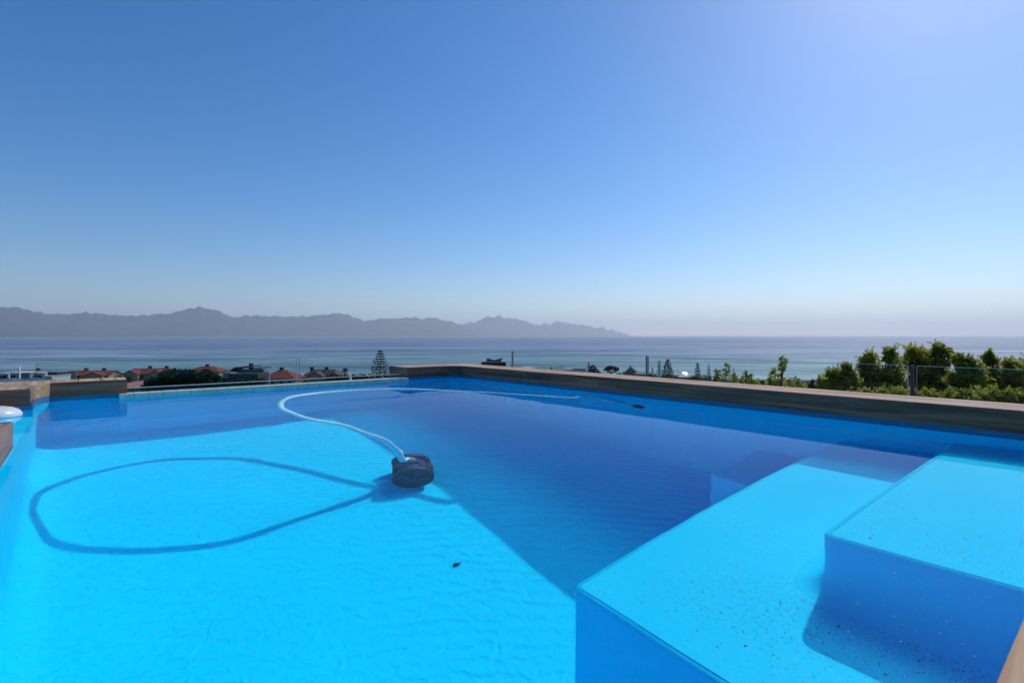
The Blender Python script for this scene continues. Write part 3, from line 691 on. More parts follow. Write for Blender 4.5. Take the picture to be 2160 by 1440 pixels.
red_house(143, 246, 781, 789, 250, "red roofed house with two front gables, left of the round bush", gables=((165, 34), (222, 34)), chim=((180, 1.2), (218, 1.2)), nwin=5)
red_house(281, 368, 776.5, 786, 245, "red roofed house with its left gable showing, half hidden by the round bush", gables=((297, 30), (350, 30)), chim=((315, 1.2), (350, 1.2)))
red_house(402, 474, 772.5, 782, 255, "red hipped roof house rising behind the round bush", chim=((436, 1.4),), hip=True)
red_house(558, 636, 780, 796, 215, "plain red roofed house with a tall chimney behind the overflow edge", chim=((593, 1.3),), d=11, hip=True)
red_house(639, 732, 779, 793, 225, "maroon and orange roofed house beside the small palm", gables=((678, 40), (716, 36)), chim=((657, 1.2), (688, 1.2)), roof=M_TILE_D, hip=True)
red_house(40, 112, 781, 786, 270, "low maroon roofed house behind the white flat roofed villas", chim=((78, 1.3),), roof=M_TILE_D, hip=True, nwin=3)
# pink roof in front of bush
t, w = hs("house", 262, 330, 95, "faded pink roofed house below the round bush, cut off by the coping", rz=.1)
ze = zz(812, 95); MB().box((0, 0, ze / 2), (w, 7, ze)).build("wall", M_OCHRE, t); rm = MB(); roof_hip(rm, w, 7, ze, zz(803, 95) - ze); rm.build("roof", M_PINK, t); windows(t, w, 7, ze, 1, 2); place(t)

def flat_house(x0, x1, Y, boxes, label, cat="house", d=9, rz=0, name="flat_roof_house"):
    """boxes: (x0,x1,ytop,material,dy,nwin)"""
    t, w = hs(name, x0, x1, Y, label, cat, rz=rz); c = (x0 + x1) / 2
    for i, (a, b, yt, m, dy, nw) in enumerate(boxes):
        cx = ((a + b) / 2 - c) / FPX * Y; ww = (b - a) / FPX * Y; zt = zz(yt, Y)
        q = MB().box((cx, dy, zt / 2 - 1), (ww, d, zt + 2)); o = q.build("wall", m, t)
        MB().box((cx, dy, zt + .08), (ww + .35, d + .35, .22)).build("roof_slab", M_GREYW if m != M_WHITEW else M_WHITEW, o)
        for k in range(nw):
            wx = cx - ww / 2 + ww * (k + .5) / nw
            wi = MB().box((wx, dy - d / 2 - .03, zt - 1.5), (ww / nw * .72, .12, 1.5)).build("window", M_GREYW, t)
            MB().box((wx, dy - d / 2 - .11, zt - 1.5), (ww / nw * .72 - .2, .04, 1.3)).build("pane", M_WIN, wi)
    place(t); return t
flat_house(-10, 28, 240, [(-10, 8, 790, M_WHITEW, 0, 1), (6, 28, 787, M_WHITEW, 2, 1)], "small white flat roofed villa at the left edge of the view", rz=.05)
flat_house(26, 112, 225, [(28, 70, 786, M_WHITEW, 3, 3), (70, 90, 785, M_GREYW, -1.5, 0), (88, 110, 786, M_WHITEW, 1, 1)], "white modern villa with grey block and long windows above the left coping")
flat_house(110, 136, 215, [(112, 132, 784, M_BLUEW, 2, 0), (114, 134, 791, M_WHITEW, -1, 1)], "dark topped narrow house with a white balcony, right of the white villa")
# slate roofs directly beyond left coping
t, w = hs("house", -8, 104, 120, "low house with blue grey folded sheet roof just beyond the left coping")
ze = zz(808, 120); MB().box((0, 0, ze / 2), (w, 8, ze)).build("wall", M_BLUEW, t); rm = MB(); roof_hip(rm, w * .55, 8, ze, zz(797, 120) - ze)
rm.v = [(x - w * .22, y, z) for x, y, z in rm.v]; r3 = MB(); roof_hip(r3, w * .45, 8, ze + .05, zz(796, 120) - ze); rm.add([(x + w * .26, y - .4, z) for x, y, z in r3.v], r3.f); rm.build("roof", M_SLATE, t)
windows(t, w, 8, ze, 1, 5); place(t)
# chimney pipe at 41
p = pix(41, 793, 200); mb = MB().tube([(p.x, 200, gz(200)), (p.x, 200, p.z + 3.6)], [.5, .28], 10); tag(mb.build("flue_pipe", M_WHITEW), "tall thin white flue pipe standing among the white villas", "pipe")
# blue complex
t, w = hs("modern_house", 478, 562, 150, "dark blue modern house of cubes with small curved roofs, left of the plain red roof"); c = 520
def bxp(m, a, b, yt, dy, d=7, nm="wall"):
    cx = ((a + b) / 2 - c) / FPX * 150; ww = (b - a) / FPX * 150; zt = zz(yt, 150); return MB().box((cx, dy, zt / 2), (ww, d, zt)).build(nm, m, t)
bxp(M_GREYW, 484, 501, 784, 0, 7); bxp(M_BLUEW, 500.5, 524, 786, -1.2); bxp(M_BLUEW, 526, 559, 785.5, -1.0); bxp(M_GREYW, 498, 549, 781, 4, 4)
rm = MB()
for a, b, y0_, y1_ in ((480, 498, 784, 774), (498, 527, 776, 772.5), (529, 549, 778, 775)):
    A, B = (a - c) / FPX * 150, (b - c) / FPX * 150; n = 8
    for k in range(n):
        t0, t1 = k / n, (k + 1) / n; f0, f1 = math.sin(t0 * math.pi / 2), math.sin(t1 * math.pi / 2)
        z0, z1 = zz(y0_ + (y1_ - y0_) * f0, 150), zz(y0_ + (y1_ - y0_) * f1, 150); X0, X1 = A + (B - A) * t0, A + (B - A) * t1
        rm.add([(X0, 0.5, z0), (X1, .5, z1), (X1, 7, z1), (X0, 7, z0), (X0, .5, z0 - .3), (X1, .5, z1 - .3), (X1, 7, z1 - .3), (X0, 7, z0 - .3)], [(0, 1, 2, 3), (7, 6, 5, 4), (0, 4, 5, 1), (1, 5, 6, 2), (2, 6, 7, 3), (3, 7, 4, 0)])
ro = rm.build("roof", M_TILE_D, t); MB().box(((519 - c) / FPX * 150, 3, zz(773.5, 150)), (1.0, .8, 1.6)).build("chimney", M_CHIM, ro)
for k, a in enumerate((532, 541, 551)):
    wi = MB().box(((a - c) / FPX * 150, -4.55, zz(793, 150)), (.8, .12, 1.4)).build("window", M_GREYW, t); MB().box(((a - c) / FPX * 150, -4.63, zz(793, 150)), (.66, .04, 1.2)).build("pane", M_WIN, wi)
place(t)
# right of the block: dark cube house and gabled cottages
t, w = hs("lookout_house", 1017, 1067, 130, "dark grey cube house with a crooked roof cap behind the corner of the coping"); c = 1042
zt = zz(763, 130); MB().box((0, 0, zt / 2), (w, 6, zt)).build("wall", M_BLUEW, t); MB().box((0, 0, zt + .06), (w + .3, 6.3, .18)).build("roof_slab", M_GREYW, t)
q = MB(); z1 = zz(759.5, 130); a, b = (1027 - c) / FPX * 130, (1060 - c) / FPX * 130
for k in range(6):
    X0, X1 = a + (b - a) * k / 6, a + (b - a) * (k + 1) / 6; h0 = .22 * math.cos(k / 6 * 2 * math.pi); h1 = .22 * math.cos((k + 1) / 6 * 2 * math.pi)
    q.add([(X0, -2, z1 + h0), (X1, -2, z1 + h1), (X1, 2, z1 + h1), (X0, 2, z1 + h0), (X0, -2, z1 + .28 + h0), (X1, -2, z1 + .28 + h1), (X1, 2, z1 + .28 + h1), (X0, 2, z1 + .28 + h0)], [(3, 2, 1, 0), (4, 5, 6, 7), (0, 1, 5, 4), (1, 2, 6, 5), (2, 3, 7, 6), (3, 0, 4, 7)])
q.build("roof_canopy", M_PDARK, t); MB().box((0, 0, (zt + z1) / 2), ((b - a) * .9, 3, z1 - zt + .1)).build("parapet_wall", M_GREYW, t); place(t)
def cottage(x0, x1, ytop, yeave, Y, wall, roof, label, rz=0, chim=False, gl=0):
    t, w = hs("cottage", x0, x1, Y, label, "house", "gabled cottages along the shore", rz); w = abs(w)
    ze, zt = zz(yeave, Y), zz(ytop, Y); d = w * .8; wm = MB().box((0, 0, ze / 2), (w * .9, d, ze)); gable_wall(wm, w * .9, d, ze, zt - ze); wm.build("wall", wall, t)
    rm = MB(); roof_gable(rm, w * .9, d, ze, zt - ze, .35); ro = rm.build("roof", roof, t)
    windows(t, w * .9, d, ze, 1, 2, (1.2, 1.2)); place(t); return t
for a in ((1076, 1106, 769, 780, 300, M_WHITEW, M_GREYW, "pale gabled cottage right behind the cube house", .5), (1096, 1122, 773, 782, 290, M_GREYW, M_SLATE, "dark slate gabled cottage, second from the cube house", .45),
          (1131, 1156, 773.5, 783, 300, M_WHITEW, M_GREYW, "small white edged cottage standing alone between the slate cottages", .5), (1160, 1190, 772.5, 785, 290, M_WHITEW, M_GREYW, "taller white edged cottage with bright gable, left of the dark wall", .5),
          (1207, 1236, 777, 786, 280, M_GREYW, M_SLATE, "slate roofed cottage nearest the dark conifer", -.15)): cottage(*a)
flat_house(1176, 1209, 240, [(1176, 1209, 780, M_PDARK, 0, 0)], "long dark flat roofed building between the cottages", "building", d=5)
flat_house(958, 1000, 300, [(960, 985, 771.5, M_GREYW, 0, 2), (984, 999, 769.5, M_BLUEW, 0, 0)], "low grey roof just showing over the far coping, left of the cube house", "building", d=6)
flat_house(886, 900, 300, [(886, 900, 772, M_BLUEW, 0, 0)], "tiny dark roof just showing over the far coping block", "building", d=6)
# turreted stone building
t, w = hs("turreted_house", 1316, 1342, 330, "brown stone building with turrets among the shore trees"); c = 1329; q = MB(); zt = zz(784, 330)
q.box((0, 0, zt / 2), (w, 6, zt)); q.build("wall", M_TAN, t)
for xx, yy, ww in ((1319, 780, 4), (1323, 776, 3.5), (1328.5, 771, 5), (1334, 775, 3.5), (1339, 779, 4)):
    cx = (xx - c) / FPX * 330; z1 = zz(yy, 330); r_ = ww / FPX * 330 / 2; q = MB().box((cx, -2, z1 / 2 - .6), (r_ * 2, 2.4, z1 - 1.2)); q.lathe([(r_ * 1.3, z1 - 1.2), (.05, z1 + .3)], Matrix.Translation((cx, -2, 0)), 8); q.build("turret", M_TAN, t)
windows(t, w, 6, zt, 2, 3, (1, 1.3)); place(t)
t, w = hs("house", 1340, 1372, 320, "low grey roofed building between the turreted house and the balustrade post"); ze = zz(788, 320); MB().box((0, 0, ze / 2), (w, 6, ze)).build("wall", M_TAN, t); rm = MB(); roof_hip(rm, w, 6, ze, zz(783, 320) - ze); rm.build("roof", M_SLATE, t); windows(t, w, 6, ze, 1, 3); place(t)
# house with sun glint on a roof panel
Yg = 300; g = pix(1445, 787, Yg)
t, w = hs("house", 1425, 1466, Yg, "low roofed building with a roof panel glinting in the sun"); ze = zz(794, Yg); MB().box((0, 0, ze / 2), (w, 7, ze)).build("wall", M_GREYW, t); rm = MB(); roof_hip(rm, w, 7, ze, zz(788, Yg) - ze); rm.build("roof", M_SLATE, t)
windows(t, w, 7, ze, 1, 3); place(t)
hv = (sdir + (Vector((0, 0, EYE)) - g).normalized()).normalized(); xa = Vector((0, 0, 1)).cross(hv).normalized(); ya = hv.cross(xa)
M_MIR = mat("mirror bright panel", (.9, .9, .9), .12, 1, metal=1); s_ = .8
gp = MB().add([xa*-s_ + ya*-s_, xa*s_ + ya*-s_, xa*s_ + ya*s_, xa*-s_ + ya*s_] + [v_ - hv * .12 for v_ in (xa*-s_ + ya*-s_, xa*s_ + ya*-s_, xa*s_ + ya*s_, xa*-s_ + ya*s_)], [(0, 1, 2, 3), (7, 6, 5, 4), (0, 4, 5, 1), (1, 5, 6, 2), (2, 6, 7, 3), (3, 7, 4, 0)]).build("roof_panel", M_MIR, t)
gp.matrix_parent_inverse = Matrix.Identity(4); gp.location = g - Vector(t.location)

# ------------------------------------------------------------------ vegetation
def leafmat(name, c1, c2, trans=.35):
    def f(nt, b):
        v = coords(nt); n = N(nt, "ShaderNodeTexNoise", i_Scale=2.3, i_Detail=3.0); nt.links.new(v, n.inputs[0])
        c = ramp(nt, n.outputs[0], [(.35, c1), (.65, c2)]); nt.links.new(c, b.inputs["Base Color"])
        t = N(nt, "ShaderNodeBsdfTranslucent"); nt.links.new(c, t.inputs[0]); mx = N(nt, "ShaderNodeMixShader"); mx.inputs[0].default_value = trans
        out = nt.nodes["Material Output"]; nt.links.new(b.outputs[0], mx.inputs[1]); nt.links.new(t.outputs[0], mx.inputs[2]); nt.links.new(mx.outputs[0], out.inputs[0])
    return mat(name, rough=.55, spec=.35, build=f)
M_LF = leafmat("olive leaves", (.28, .30, .04), (.60, .57, .12), .65)
M_LF2 = leafmat("dark green leaves", (.018, .035, .012), (.06, .085, .03), .25)
M_LF3 = leafmat("grey green conifer needles", (.02, .032, .02), (.05, .065, .04), .15)
M_LF4 = leafmat("fresh green leaves", (.08, .14, .02), (.20, .28, .05), .5)
def leaves(P, size, aspect=2.2, droop=0.0, dirs=None, seed=0):
    r2 = np.random.default_rng(seed); n = len(P); P = np.asarray(P)
    d = r2.normal(size=(n, 3)) if dirs is None else dirs + r2.normal(size=(n, 3)) * .45
    d[:, 2] -= droop; d /= np.linalg.norm(d, axis=1)[:, None]
    w = np.cross(d, r2.normal(size=(n, 3))); w /= np.linalg.norm(w, axis=1)[:, None] + 1e-9
    L = size * np.exp(r2.normal(0, .25, n))[:, None]; W = L / aspect / 2
    return np.stack([P, P + d*L*.45 + w*W, P + d*L, P + d*L*.45 - w*W], 1)
def blob_points(blobs, n, seed, hollow=.35):
    r2 = np.random.default_rng(seed); vol = np.array([b[3]**2 for b in blobs]); k = r2.choice(len(blobs), n, p=vol / vol.sum()); B = np.array(blobs)[k]
    d = r2.normal(size=(n, 3)); d /= np.linalg.norm(d, axis=1)[:, None]; r = B[:, 3] * (hollow + (1 - hollow) * r2.uniform(0, 1, n) ** .6) * (1 + .18 * np.sin(7 * d[:, 0] + 5 * d[:, 1]) * np.sin(6 * d[:, 2]))
    return B[:, :3] + d * r[:, None] * np.array([1, 1, .8]), d
def bushy(name, label, cat, cx, Y, base, blobs, n, size, m, group=None, seed=0, droop=0.1, aspect=2.2, trunk=.09, twig=False):
    """blobs in image px around (x, y, r) at depth Y"""
    r2 = random.Random(seed); t = empty(name, (pix(cx, 0, Y).x, Y, base)); tag(t, label, cat, group)
    bl = []
    for (x, y, r_) in blobs:
        p = pix(x, y, Y + r2.uniform(-.25, .25) * r_ / FPX * Y * 2); bl.append((p.x, p.y, p.z, r_ / FPX * Y))
    root = Vector(t.location); tm = MB(); low = min(b[2] for b in bl)
    fork = Vector((root.x, root.y, max(base + .5, low - 1.2)))
    tm.tube([root, root.lerp(fork, .5) + Vector((.05, 0, 0)), fork], [trunk * 1.5, trunk * 1.2, trunk], 8)
    for b in bl:
        e = Vector(b[:3]); mid = fork.lerp(e, .55) + Vector((r2.uniform(-.1, .1), r2.uniform(-.1, .1), -.1)) * (e - fork).length * .3
        tm.tube([fork, mid, e], [trunk * .7, trunk * .4, trunk * .12], 6)
        for k in range(3):
            q = e + Vector((r2.gauss(0, 1), r2.gauss(0, 1), r2.gauss(0.3, .8))).normalized() * b[3] * .85; tm.tube([mid.lerp(e, .7), q], [trunk * .2, trunk * .06], 4, cap=False)
    tm.build("trunk", M_BARK, t)
    if not twig:
        P, d = blob_points(bl, n, seed); MB().quadarr(leaves(P, size, aspect, droop, d, seed)).build("crown", m, t); return t
    g_ = np.random.default_rng(seed); per = 26; nt_ = max(1, n // per // len(bl)); P = []; d = []
    for b in bl:
        for k in range(nt_):
            v = g_.normal(size=3); v /= np.linalg.norm(v); v[2] = abs(v[2]) if g_.random() < .25 else v[2]
            a0 = np.array(b[:3]) + v * b[3] * g_.uniform(0, .55); v2 = v + np.array([0, 0, .4]) + g_.normal(size=3) * .35; v2 /= np.linalg.norm(v2); L = b[3] * (g_.uniform(.35, 1.0) if g_.random() < .8 else g_.uniform(1.0, 1.7))
            f_ = g_.uniform(.1, 1, per)[:, None]; P.append(a0 + v2 * L * f_ + g_.normal(size=(per, 3)) * .018 * (1.15 - f_)); d.append(v2 * .8 + g_.normal(size=(per, 3)) * .75)
    MB().quadarr(leaves(np.concatenate(P), size, aspect, droop, np.concatenate(d), seed)).build("crown", m, t)
    return t
# big right-hand trees (about 14 m away, crowns at eye level)
tr = [("leftmost of the leafy trees right of the pool, lowest and loosest crown", 1765, [(1738, 803, 15), (1755, 792, 17), (1775, 805, 18), (1790, 790, 15), (1800, 812, 18), (1762, 820, 20), (1785, 775, 9)], 13.0),
      ("leafy tree with a square shouldered crown left of the tallest crown", 1850, [(1833, 752, 15), (1822, 765, 15), (1845, 770, 20), (1876, 742, 15), (1885, 760, 19), (1860, 790, 26), (1830, 795, 22), (1890, 795, 25), (1815, 818, 18), (1870, 825, 24)], 14.0),
      ("tallest leafy tree, its crown standing highest over the glass balustrade", 1960, [(1925, 738, 17), (1915, 755, 18), (1945, 748, 20), (1973, 733, 14), (1990, 738, 15), (1965, 755, 24), (1985, 765, 22), (1935, 775, 26), (1930, 810, 26), (1975, 800, 28), (2003, 745, 7), (1990, 825, 22)], 14.5),
      ("small gap filling leafy tree just right of the tallest crown", 2040, [(2022, 755, 11), (2047, 762, 12), (2030, 775, 15), (2055, 795, 22), (2020, 805, 22), (2042, 828, 24)], 13.5),
      ("leafy tree with a narrow pointed top near the right edge", 2095, [(2085, 752, 10), (2092, 765, 16), (2110, 790, 20), (2080, 800, 22), (2100, 828, 26), (2070, 775, 9)], 14.0),
      ("leafy tree cut by the right edge of the photo", 2150, [(2128, 770, 13), (2150, 785, 18), (2175, 775, 22), (2140, 815, 26), (2180, 815, 34), (2215, 800, 36), (2165, 790, 12)], 13.5)]
for i, (lab, cx, bl, Y) in enumerate(tr):
    bl2 = []
    for (x, y, r_) in bl: bl2 += [(x + random.uniform(-.35, .35) * r_, y + random.uniform(-.2, .35) * r_, r_ * random.uniform(.55, .8)) for _ in range(3)] + [(x + random.uniform(-.8, .8) * r_, y + r_ * random.uniform(.9, 1.6), r_ * random.uniform(.6, .85)) for _ in range(2)]
    bl2 += [(cx + random.uniform(-34, 34), random.uniform(782, 812), random.uniform(11, 17)) for _ in range(9)]
    bushy("leafy_tree", lab, "tree", cx, Y, gz(Y), bl2, 23000, .056, M_LF, "leafy trees beyond the balustrade", seed=20 + i, twig=True, droop=0)
# green hedge lower right behind glass
tb = [(x, 838 + random.uniform(-5, 6), random.uniform(12, 18)) for x in range(1800, 2230, 12)]
bushy("hedge", "low bright green hedge behind the balustrade below the leafy trees", "hedge", 2010, 11.5, gz(11.5), tb, 16000, .06, M_LF, seed=44, twig=True, droop=0)

def shoots(name, label, cx, Y, stems, m, seed, leaf=.07, group="young trees poking up behind the right coping"):
    """stems: (x0,y0,x1,y1,spread px)"""
    r2 = random.Random(seed); t = empty(name, (pix(cx, 0, Y).x, Y, gz(Y))); tag(t, label, "tree", group)
    root = Vector(t.location); tm = MB(); P = []; Dd = []
    fork = pix(cx, 840, Y); tm.tube([root, root.lerp(fork, .6) + Vector((.06, .03, 0)), fork], [.07, .05, .035], 7)
    for (x0, y0, x1, y1, sp) in stems:
        a, b = pix(x0, y0, Y + r2.uniform(-.3, .3)), pix(x1, y1, Y + r2.uniform(-.3, .3)); tm.tube([fork, a, a.lerp(b, .5) + Vector((r2.uniform(-.03, .03), 0, 0)), b], [.03, .016, .010, .003], 6)
        n = int((b - a).length / .028) + 6
        for k in range(n):
            s = k / n; c = a.lerp(b, s); w = sp / FPX * Y * (1.05 - s) ** .8 * r2.uniform(.4, 1.15)
            dr = Vector((r2.choice((-1, 1)) * r2.uniform(.3, 1), r2.uniform(-1, 1), r2.uniform(-.1, .5))).normalized(); e = c + dr * w
            tm.tube([c, e], [.004, .0015], 4, cap=False)
            for q in range(9):
                pp = c.lerp(e, .25 + .75 * q / 8); P.append(tuple(pp)); Dd.append((dr.x * .6 + r2.uniform(-.4, .4), dr.y * .6, -.25 + r2.uniform(-.4, .4)))
    tm.build("trunk", M_BARK, t); MB().quadarr(leaves(P, leaf, 3.0, .1, np.array(Dd, float), seed)).build("crown", m, t); return t
shoots("young_tree", "young tree with arching feathery branches beside the glinting roof", 1540, 12, [(1530, 812, 1534, 765, 22), (1520, 805, 1512, 778, 12), (1545, 808, 1552, 785, 14), (1560, 812, 1566, 795, 14)], M_LF, 60)
shoots("young_tree", "low young tree between two taller feathery ones", 1580, 12.5, [(1572, 812, 1571, 780, 9), (1583, 812, 1583, 787, 9), (1595, 814, 1592, 800, 10)], M_LF, 61)
shoots("young_tree", "tallest feathery young tree with one bare leaning top shoot", 1645, 12, [(1648, 812, 1648, 750, 9), (1635, 812, 1633, 775, 16), (1625, 812, 1628, 790, 12), (1662, 815, 1668, 796, 15), (1640, 818, 1638, 798, 20), (1650, 780, 1657, 754, 6)], M_LF, 62)
shoots("young_tree", "small feathery shoot right of the tallest young tree", 1682, 12.5, [(1681, 818, 1681, 795, 9), (1690, 820, 1692, 808, 8)], M_LF, 63)
shoots("young_tree", "tiny tiered shoot just left of the big leafy trees", 1714, 13, [(1714, 822, 1714, 799, 7)], M_LF2, 64)
shoots("young_tree", "bright green low sapling at the foot of the shore conifers", 1508, 13, [(1508, 808, 1506, 794, 10), (1498, 808, 1497, 798, 8), (1520, 810, 1522, 798, 8)], M_LF4, 65)

# round bush left
bl = []
for k in range(46):
    a = random.uniform(0, math.pi); rr = random.uniform(.35, 1); bl.append((392 + math.cos(a) * 84 * rr, 818 - math.sin(a) ** .7 * 30 * rr, random.uniform(9, 14)))
bushy("round_bush", "broad dome shaped dark green bush in front of the red roofed houses", "bush", 392, 62, gz(62), bl, 15000, .30, M_LF2, seed=9, trunk=.25, aspect=1.8)
# shrubs along shore and between houses
def shrub(x0, x1, yt, Y, label, seed, m=M_LF2, n=1400, size=.7, name="shrub"):
    r2 = random.Random(seed); w = x1 - x0; k = max(3, int(w / 5)); bl = [(x0 + w * (i + .5) / k, yt + 5 + r2.uniform(-2, 3), r2.uniform(3.2, 5.5)) for i in range(k)] + [(x0 + w * (i + .5) / k, yt + 12, 6) for i in range(k)]
    bushy(name, label, "shrub", (x0 + x1) / 2, Y, gz(Y), bl, n, size, m, "dark shrubs in front of the sea", seed=seed, trunk=.2)
for a in ((740, 772, 787, 230, "dark shrubs right of the small palm", 70), (772, 830, 790, 200, "low dark scrub at the foot of the tiered pine", 71), (130, 150, 789, 235, "dark shrub between the narrow house and the first red roof", 72), (246, 272, 792, 230, "small dark shrub right of the first red roof", 73),
          (1296, 1318, 787, 300, "dark shrub left of the turreted house", 74), (1362, 1384, 789, 290, "dark hedge shrub behind the thin balustrade post", 75), (1400, 1432, 790, 270, "dark scrub left of the glinting roof", 76), (1450, 1500, 792, 260, "dark scrub between glinting roof and conifers", 77),
          (1215, 1245, 784, 290, "small scrub at the foot of the leaning conifer", 78), (1560, 1640, 806, 150, "dark scrub line in front of the surf", 79), (1640, 1740, 812, 120, "long dark scrub behind the feathery young trees", 80), (0, 30, 784, 300, "dark tree line behind the white villa at the left edge", 81), (95, 135, 784, 280, "dark trees behind the narrow house", 82), (500, 560, 800, 140, "dark scrub below the modern blue house", 83), (690, 735, 791, 200, "grey green shrub in front of the maroon roof", 84)): shrub(*a)

def norfolk(x, ytop, ybot, Y, half, label, seed, tiers=12, dens=1.0, group="conifers near the shore", up=.12, leaf=.16):
    """tiered pine: whorls of long branches"""
    r2 = random.Random(seed); top = pix(x, ytop, Y); b = pix(x, ybot, Y); hgt = top.z - b.z; t = empty("tiered_pine", (top.x, Y, gz(Y))); tag(t, label, "tree", group)
    tm = MB().tube([(top.x, Y, gz(Y)), (top.x, Y, top.z - hgt * .5), (top.x, Y, top.z)], [.3 * hgt / 12 + .08, .18 * hgt / 12, .04], 7)
    P = []; Dd = []; W = half / FPX * Y
    for i in range(tiers):
        s = (i + .6) / tiers; z = top.z - hgt * s; R_ = W * min(1, .12 + 1.15 * s) * r2.uniform(.85, 1.1); nb = 7
        for k in range(nb):
            a = 2 * math.pi * (k + r2.random() * .6) / nb; d = Vector((math.cos(a), math.sin(a), 0)); L = R_ * r2.uniform(.75, 1.05)
            p0 = Vector((top.x, Y, z)); p1 = p0 + d * L * .6 + Vector((0, 0, -L * .06)); p2 = p0 + d * L + Vector((0, 0, L * up))
            tm.tube([p0, p1, p2], [.06 * hgt / 12, .04 * hgt / 12, .01], 5, cap=False)
            m_ = int(26 * dens)
            for q in range(m_):
                f_ = .15 + .85 * q / m_; pp = p0.lerp(p1, f_ / .6) if f_ < .6 else p1.lerp(p2, (f_ - .6) / .4)
                sd = Vector((-d.y, d.x, 0)) * r2.uniform(-1, 1) * L * .12 * (1.1 - abs(f_ - .55)); P.append(tuple(pp + sd + Vector((0, 0, r2.uniform(-.02, .03) * L)))); Dd.append((d.x + sd.x, d.y + sd.y, .35))
    tm.build("trunk", M_BARK, t); MB().quadarr(leaves(P, W * leaf, 2.2, 0, np.array(Dd, float), seed)).build("crown", M_LF3, t)
norfolk(802, 738, 792, 120, 21, "tall tiered pine with clear gaps between its branches, left of the coping block", 1, tiers=10, dens=1.5, leaf=.12, group=None)
norfolk(1241.5, 763, 790, 250, 6, "narrow dark conifer right of the slate cottage", 2, tiers=12, dens=1.4)
norfolk(1376, 774, 798, 230, 6, "short conifer just right of the thin balustrade post", 3, tiers=9)
norfolk(1390.5, 760, 800, 220, 8, "slim dark conifer left of the bushier tall conifer", 4, tiers=13, dens=1.3)
norfolk(1408.5, 758, 800, 215, 14, "bushy tall conifer left of the glinting roof", 5, tiers=10, dens=1.5, up=.35)
norfolk(1471.5, 765, 802, 210, 9, "full dark conifer right of the glinting roof", 6, tiers=12, dens=1.6)
norfolk(1495, 768, 804, 210, 6, "thin dark conifer, second to the right of the glinting roof", 7, tiers=13, dens=1.4)
norfolk(1547.5, 775, 800, 180, 4, "dark conifer tip half hidden by the arching young tree", 8, tiers=10, dens=1.4)
bushy("leaning_tree", "small leaning tree touching the narrow dark conifer", "tree", 1252, 250, gz(250), [(1250, 776, 5), (1255, 782, 6), (1262, 787, 5), (1248, 785, 6)], 900, .8, M_LF3, seed=90, trunk=.2)
# umbrella tree
bushy("umbrella_tree", "flat topped umbrella shaped tree with a bare stem in front of the surf", "tree", 1289, 260, gz(260), [(1283, 776.5, 3), (1289, 775.5, 3.4), (1296, 776.5, 3), (1302, 778, 2.2), (1277, 779, 2), (1299, 782, 1.8), (1284, 781, 1.6)], 1300, .7, M_LF3, seed=91, trunk=.3)
# small palm
t = empty("palm_tree", (pix(728, 0, 220).x, 220, gz(220))); tag(t, "small palm with a shaggy round head beside the maroon roof", "tree"); a = pix(728, 780, 220)
MB().tube([t.location, Vector((a.x - .2, 220, a.z - 4)), a], [.4, .3, .28], 8).build("trunk", M_BARK, t); P = []; Dd = []
for k in range(26):
    an = random.uniform(0, 6.28); el = random.uniform(-.6, 1.2); d = Vector((math.cos(an) * math.cos(el), math.sin(an) * math.cos(el), math.sin(el)))
    for q in range(14): f_ = q / 13; P.append(tuple(a + d * 1.25 * f_ + Vector((0, 0, -.6 * f_ * f_)))); Dd.append((d.x, d.y, d.z - f_))
MB().quadarr(leaves(P, .5, 3, .2, np.array(Dd, float), 5)).build("crown", M_LF2, t)
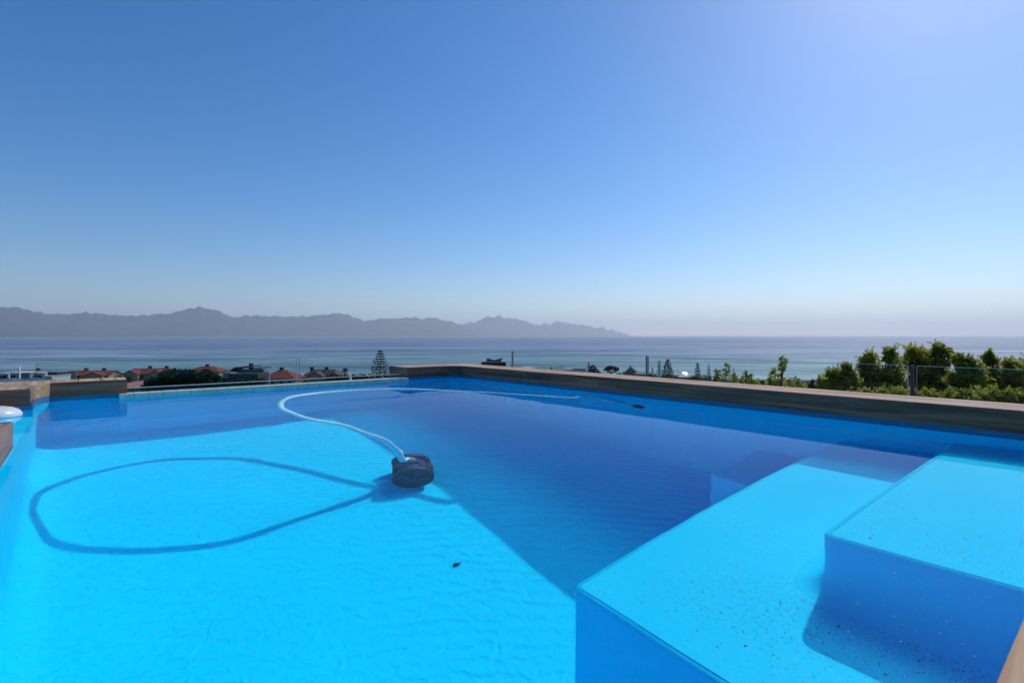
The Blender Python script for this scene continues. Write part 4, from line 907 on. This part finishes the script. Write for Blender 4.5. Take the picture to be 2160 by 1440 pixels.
# mast
p = pix(1429, 772, 300); tag(MB().tube([(p.x, 300, gz(300)), tuple(p)], [.12, .06], 6).build("mast", M_GREYW), "thin pole between the bushy conifer and the glinting roof", "pole")
for (x, y) in ((2080, 713), (2078, 725), (2054, 746)):    # distant sails
    Y = 45.2 * FPX / (y - HY); Y = min(Y, 9000)
    s = Y / FPX * 2.2; P0 = pix(x, y, Y); q = MB().add([(P0.x - s*.3, Y, SEA), (P0.x + s*.35, Y, SEA + s*.15), (P0.x, Y, SEA + s), (P0.x - s*.3, Y + s*.05, SEA), (P0.x + s*.35, Y + s*.05, SEA + s*.15), (P0.x, Y + s*.05, SEA + s)], [(0, 1, 2), (5, 4, 3), (0, 3, 4, 1), (1, 4, 5, 2), (2, 5, 3, 0)])
    q.box((P0.x, Y, SEA + s*.04), (s*.8, s*.2, s*.1))
    tag(q.build("sailing_boat", M_WHITE), {713: "farthest tiny white sail just under the horizon at the right", 725: "tiny white sail below the farthest one at the right", 746: "nearest of the tiny white sails, above the leafy trees"}[y], "boat", "sailing boats far out")

# low scrub covering the slope down to the shore
g_ = np.random.default_rng(77); C_ = []
for k in range(2600):
    Y = 22 + 470 * g_.random() ** .7; x = g_.uniform(-1.15, 1.15) * Y + g_.normal() * 8; r_ = g_.uniform(.5, 1.15) * (1 + Y / 400); C_.append((x, Y, gz(Y) - .2, r_))
P, d = blob_points(C_, 36000, 78, hollow=.6); P[:, 2] = np.maximum(P[:, 2], [gz(y) for y in P[:, 1]])
tag(MB().quadarr(leaves(P, .75, 1.6, 0, d, 79)).build("scrub", M_LF2), "low dark green scrub covering the slope between terrace and shore", "scrub", kind="stuff")

# ------------------------------------------------------------------ haze
HD = 2.7e-5
hm = bpy.data.materials.new("haze air"); hm.use_nodes = True; nt = hm.node_tree
for n_ in list(nt.nodes): nt.nodes.remove(n_)
o_ = N(nt, "ShaderNodeOutputMaterial"); pv = N(nt, "ShaderNodeVolumePrincipled"); pv.inputs["Density"].default_value = HD; pv.inputs["Color"].default_value = (1.0, .98, .98, 1); pv.inputs["Anisotropy"].default_value = .4
nt.links.new(pv.outputs[0], o_.inputs["Volume"])
hz = MB().box((0, 45000, 0), (190000, 96000, 2)); hz.v = [(x, y, (-60 if z < 0 else 2450)) for x, y, z in hz.v]
tag(hz.build("haze", hm), kind="stuff")
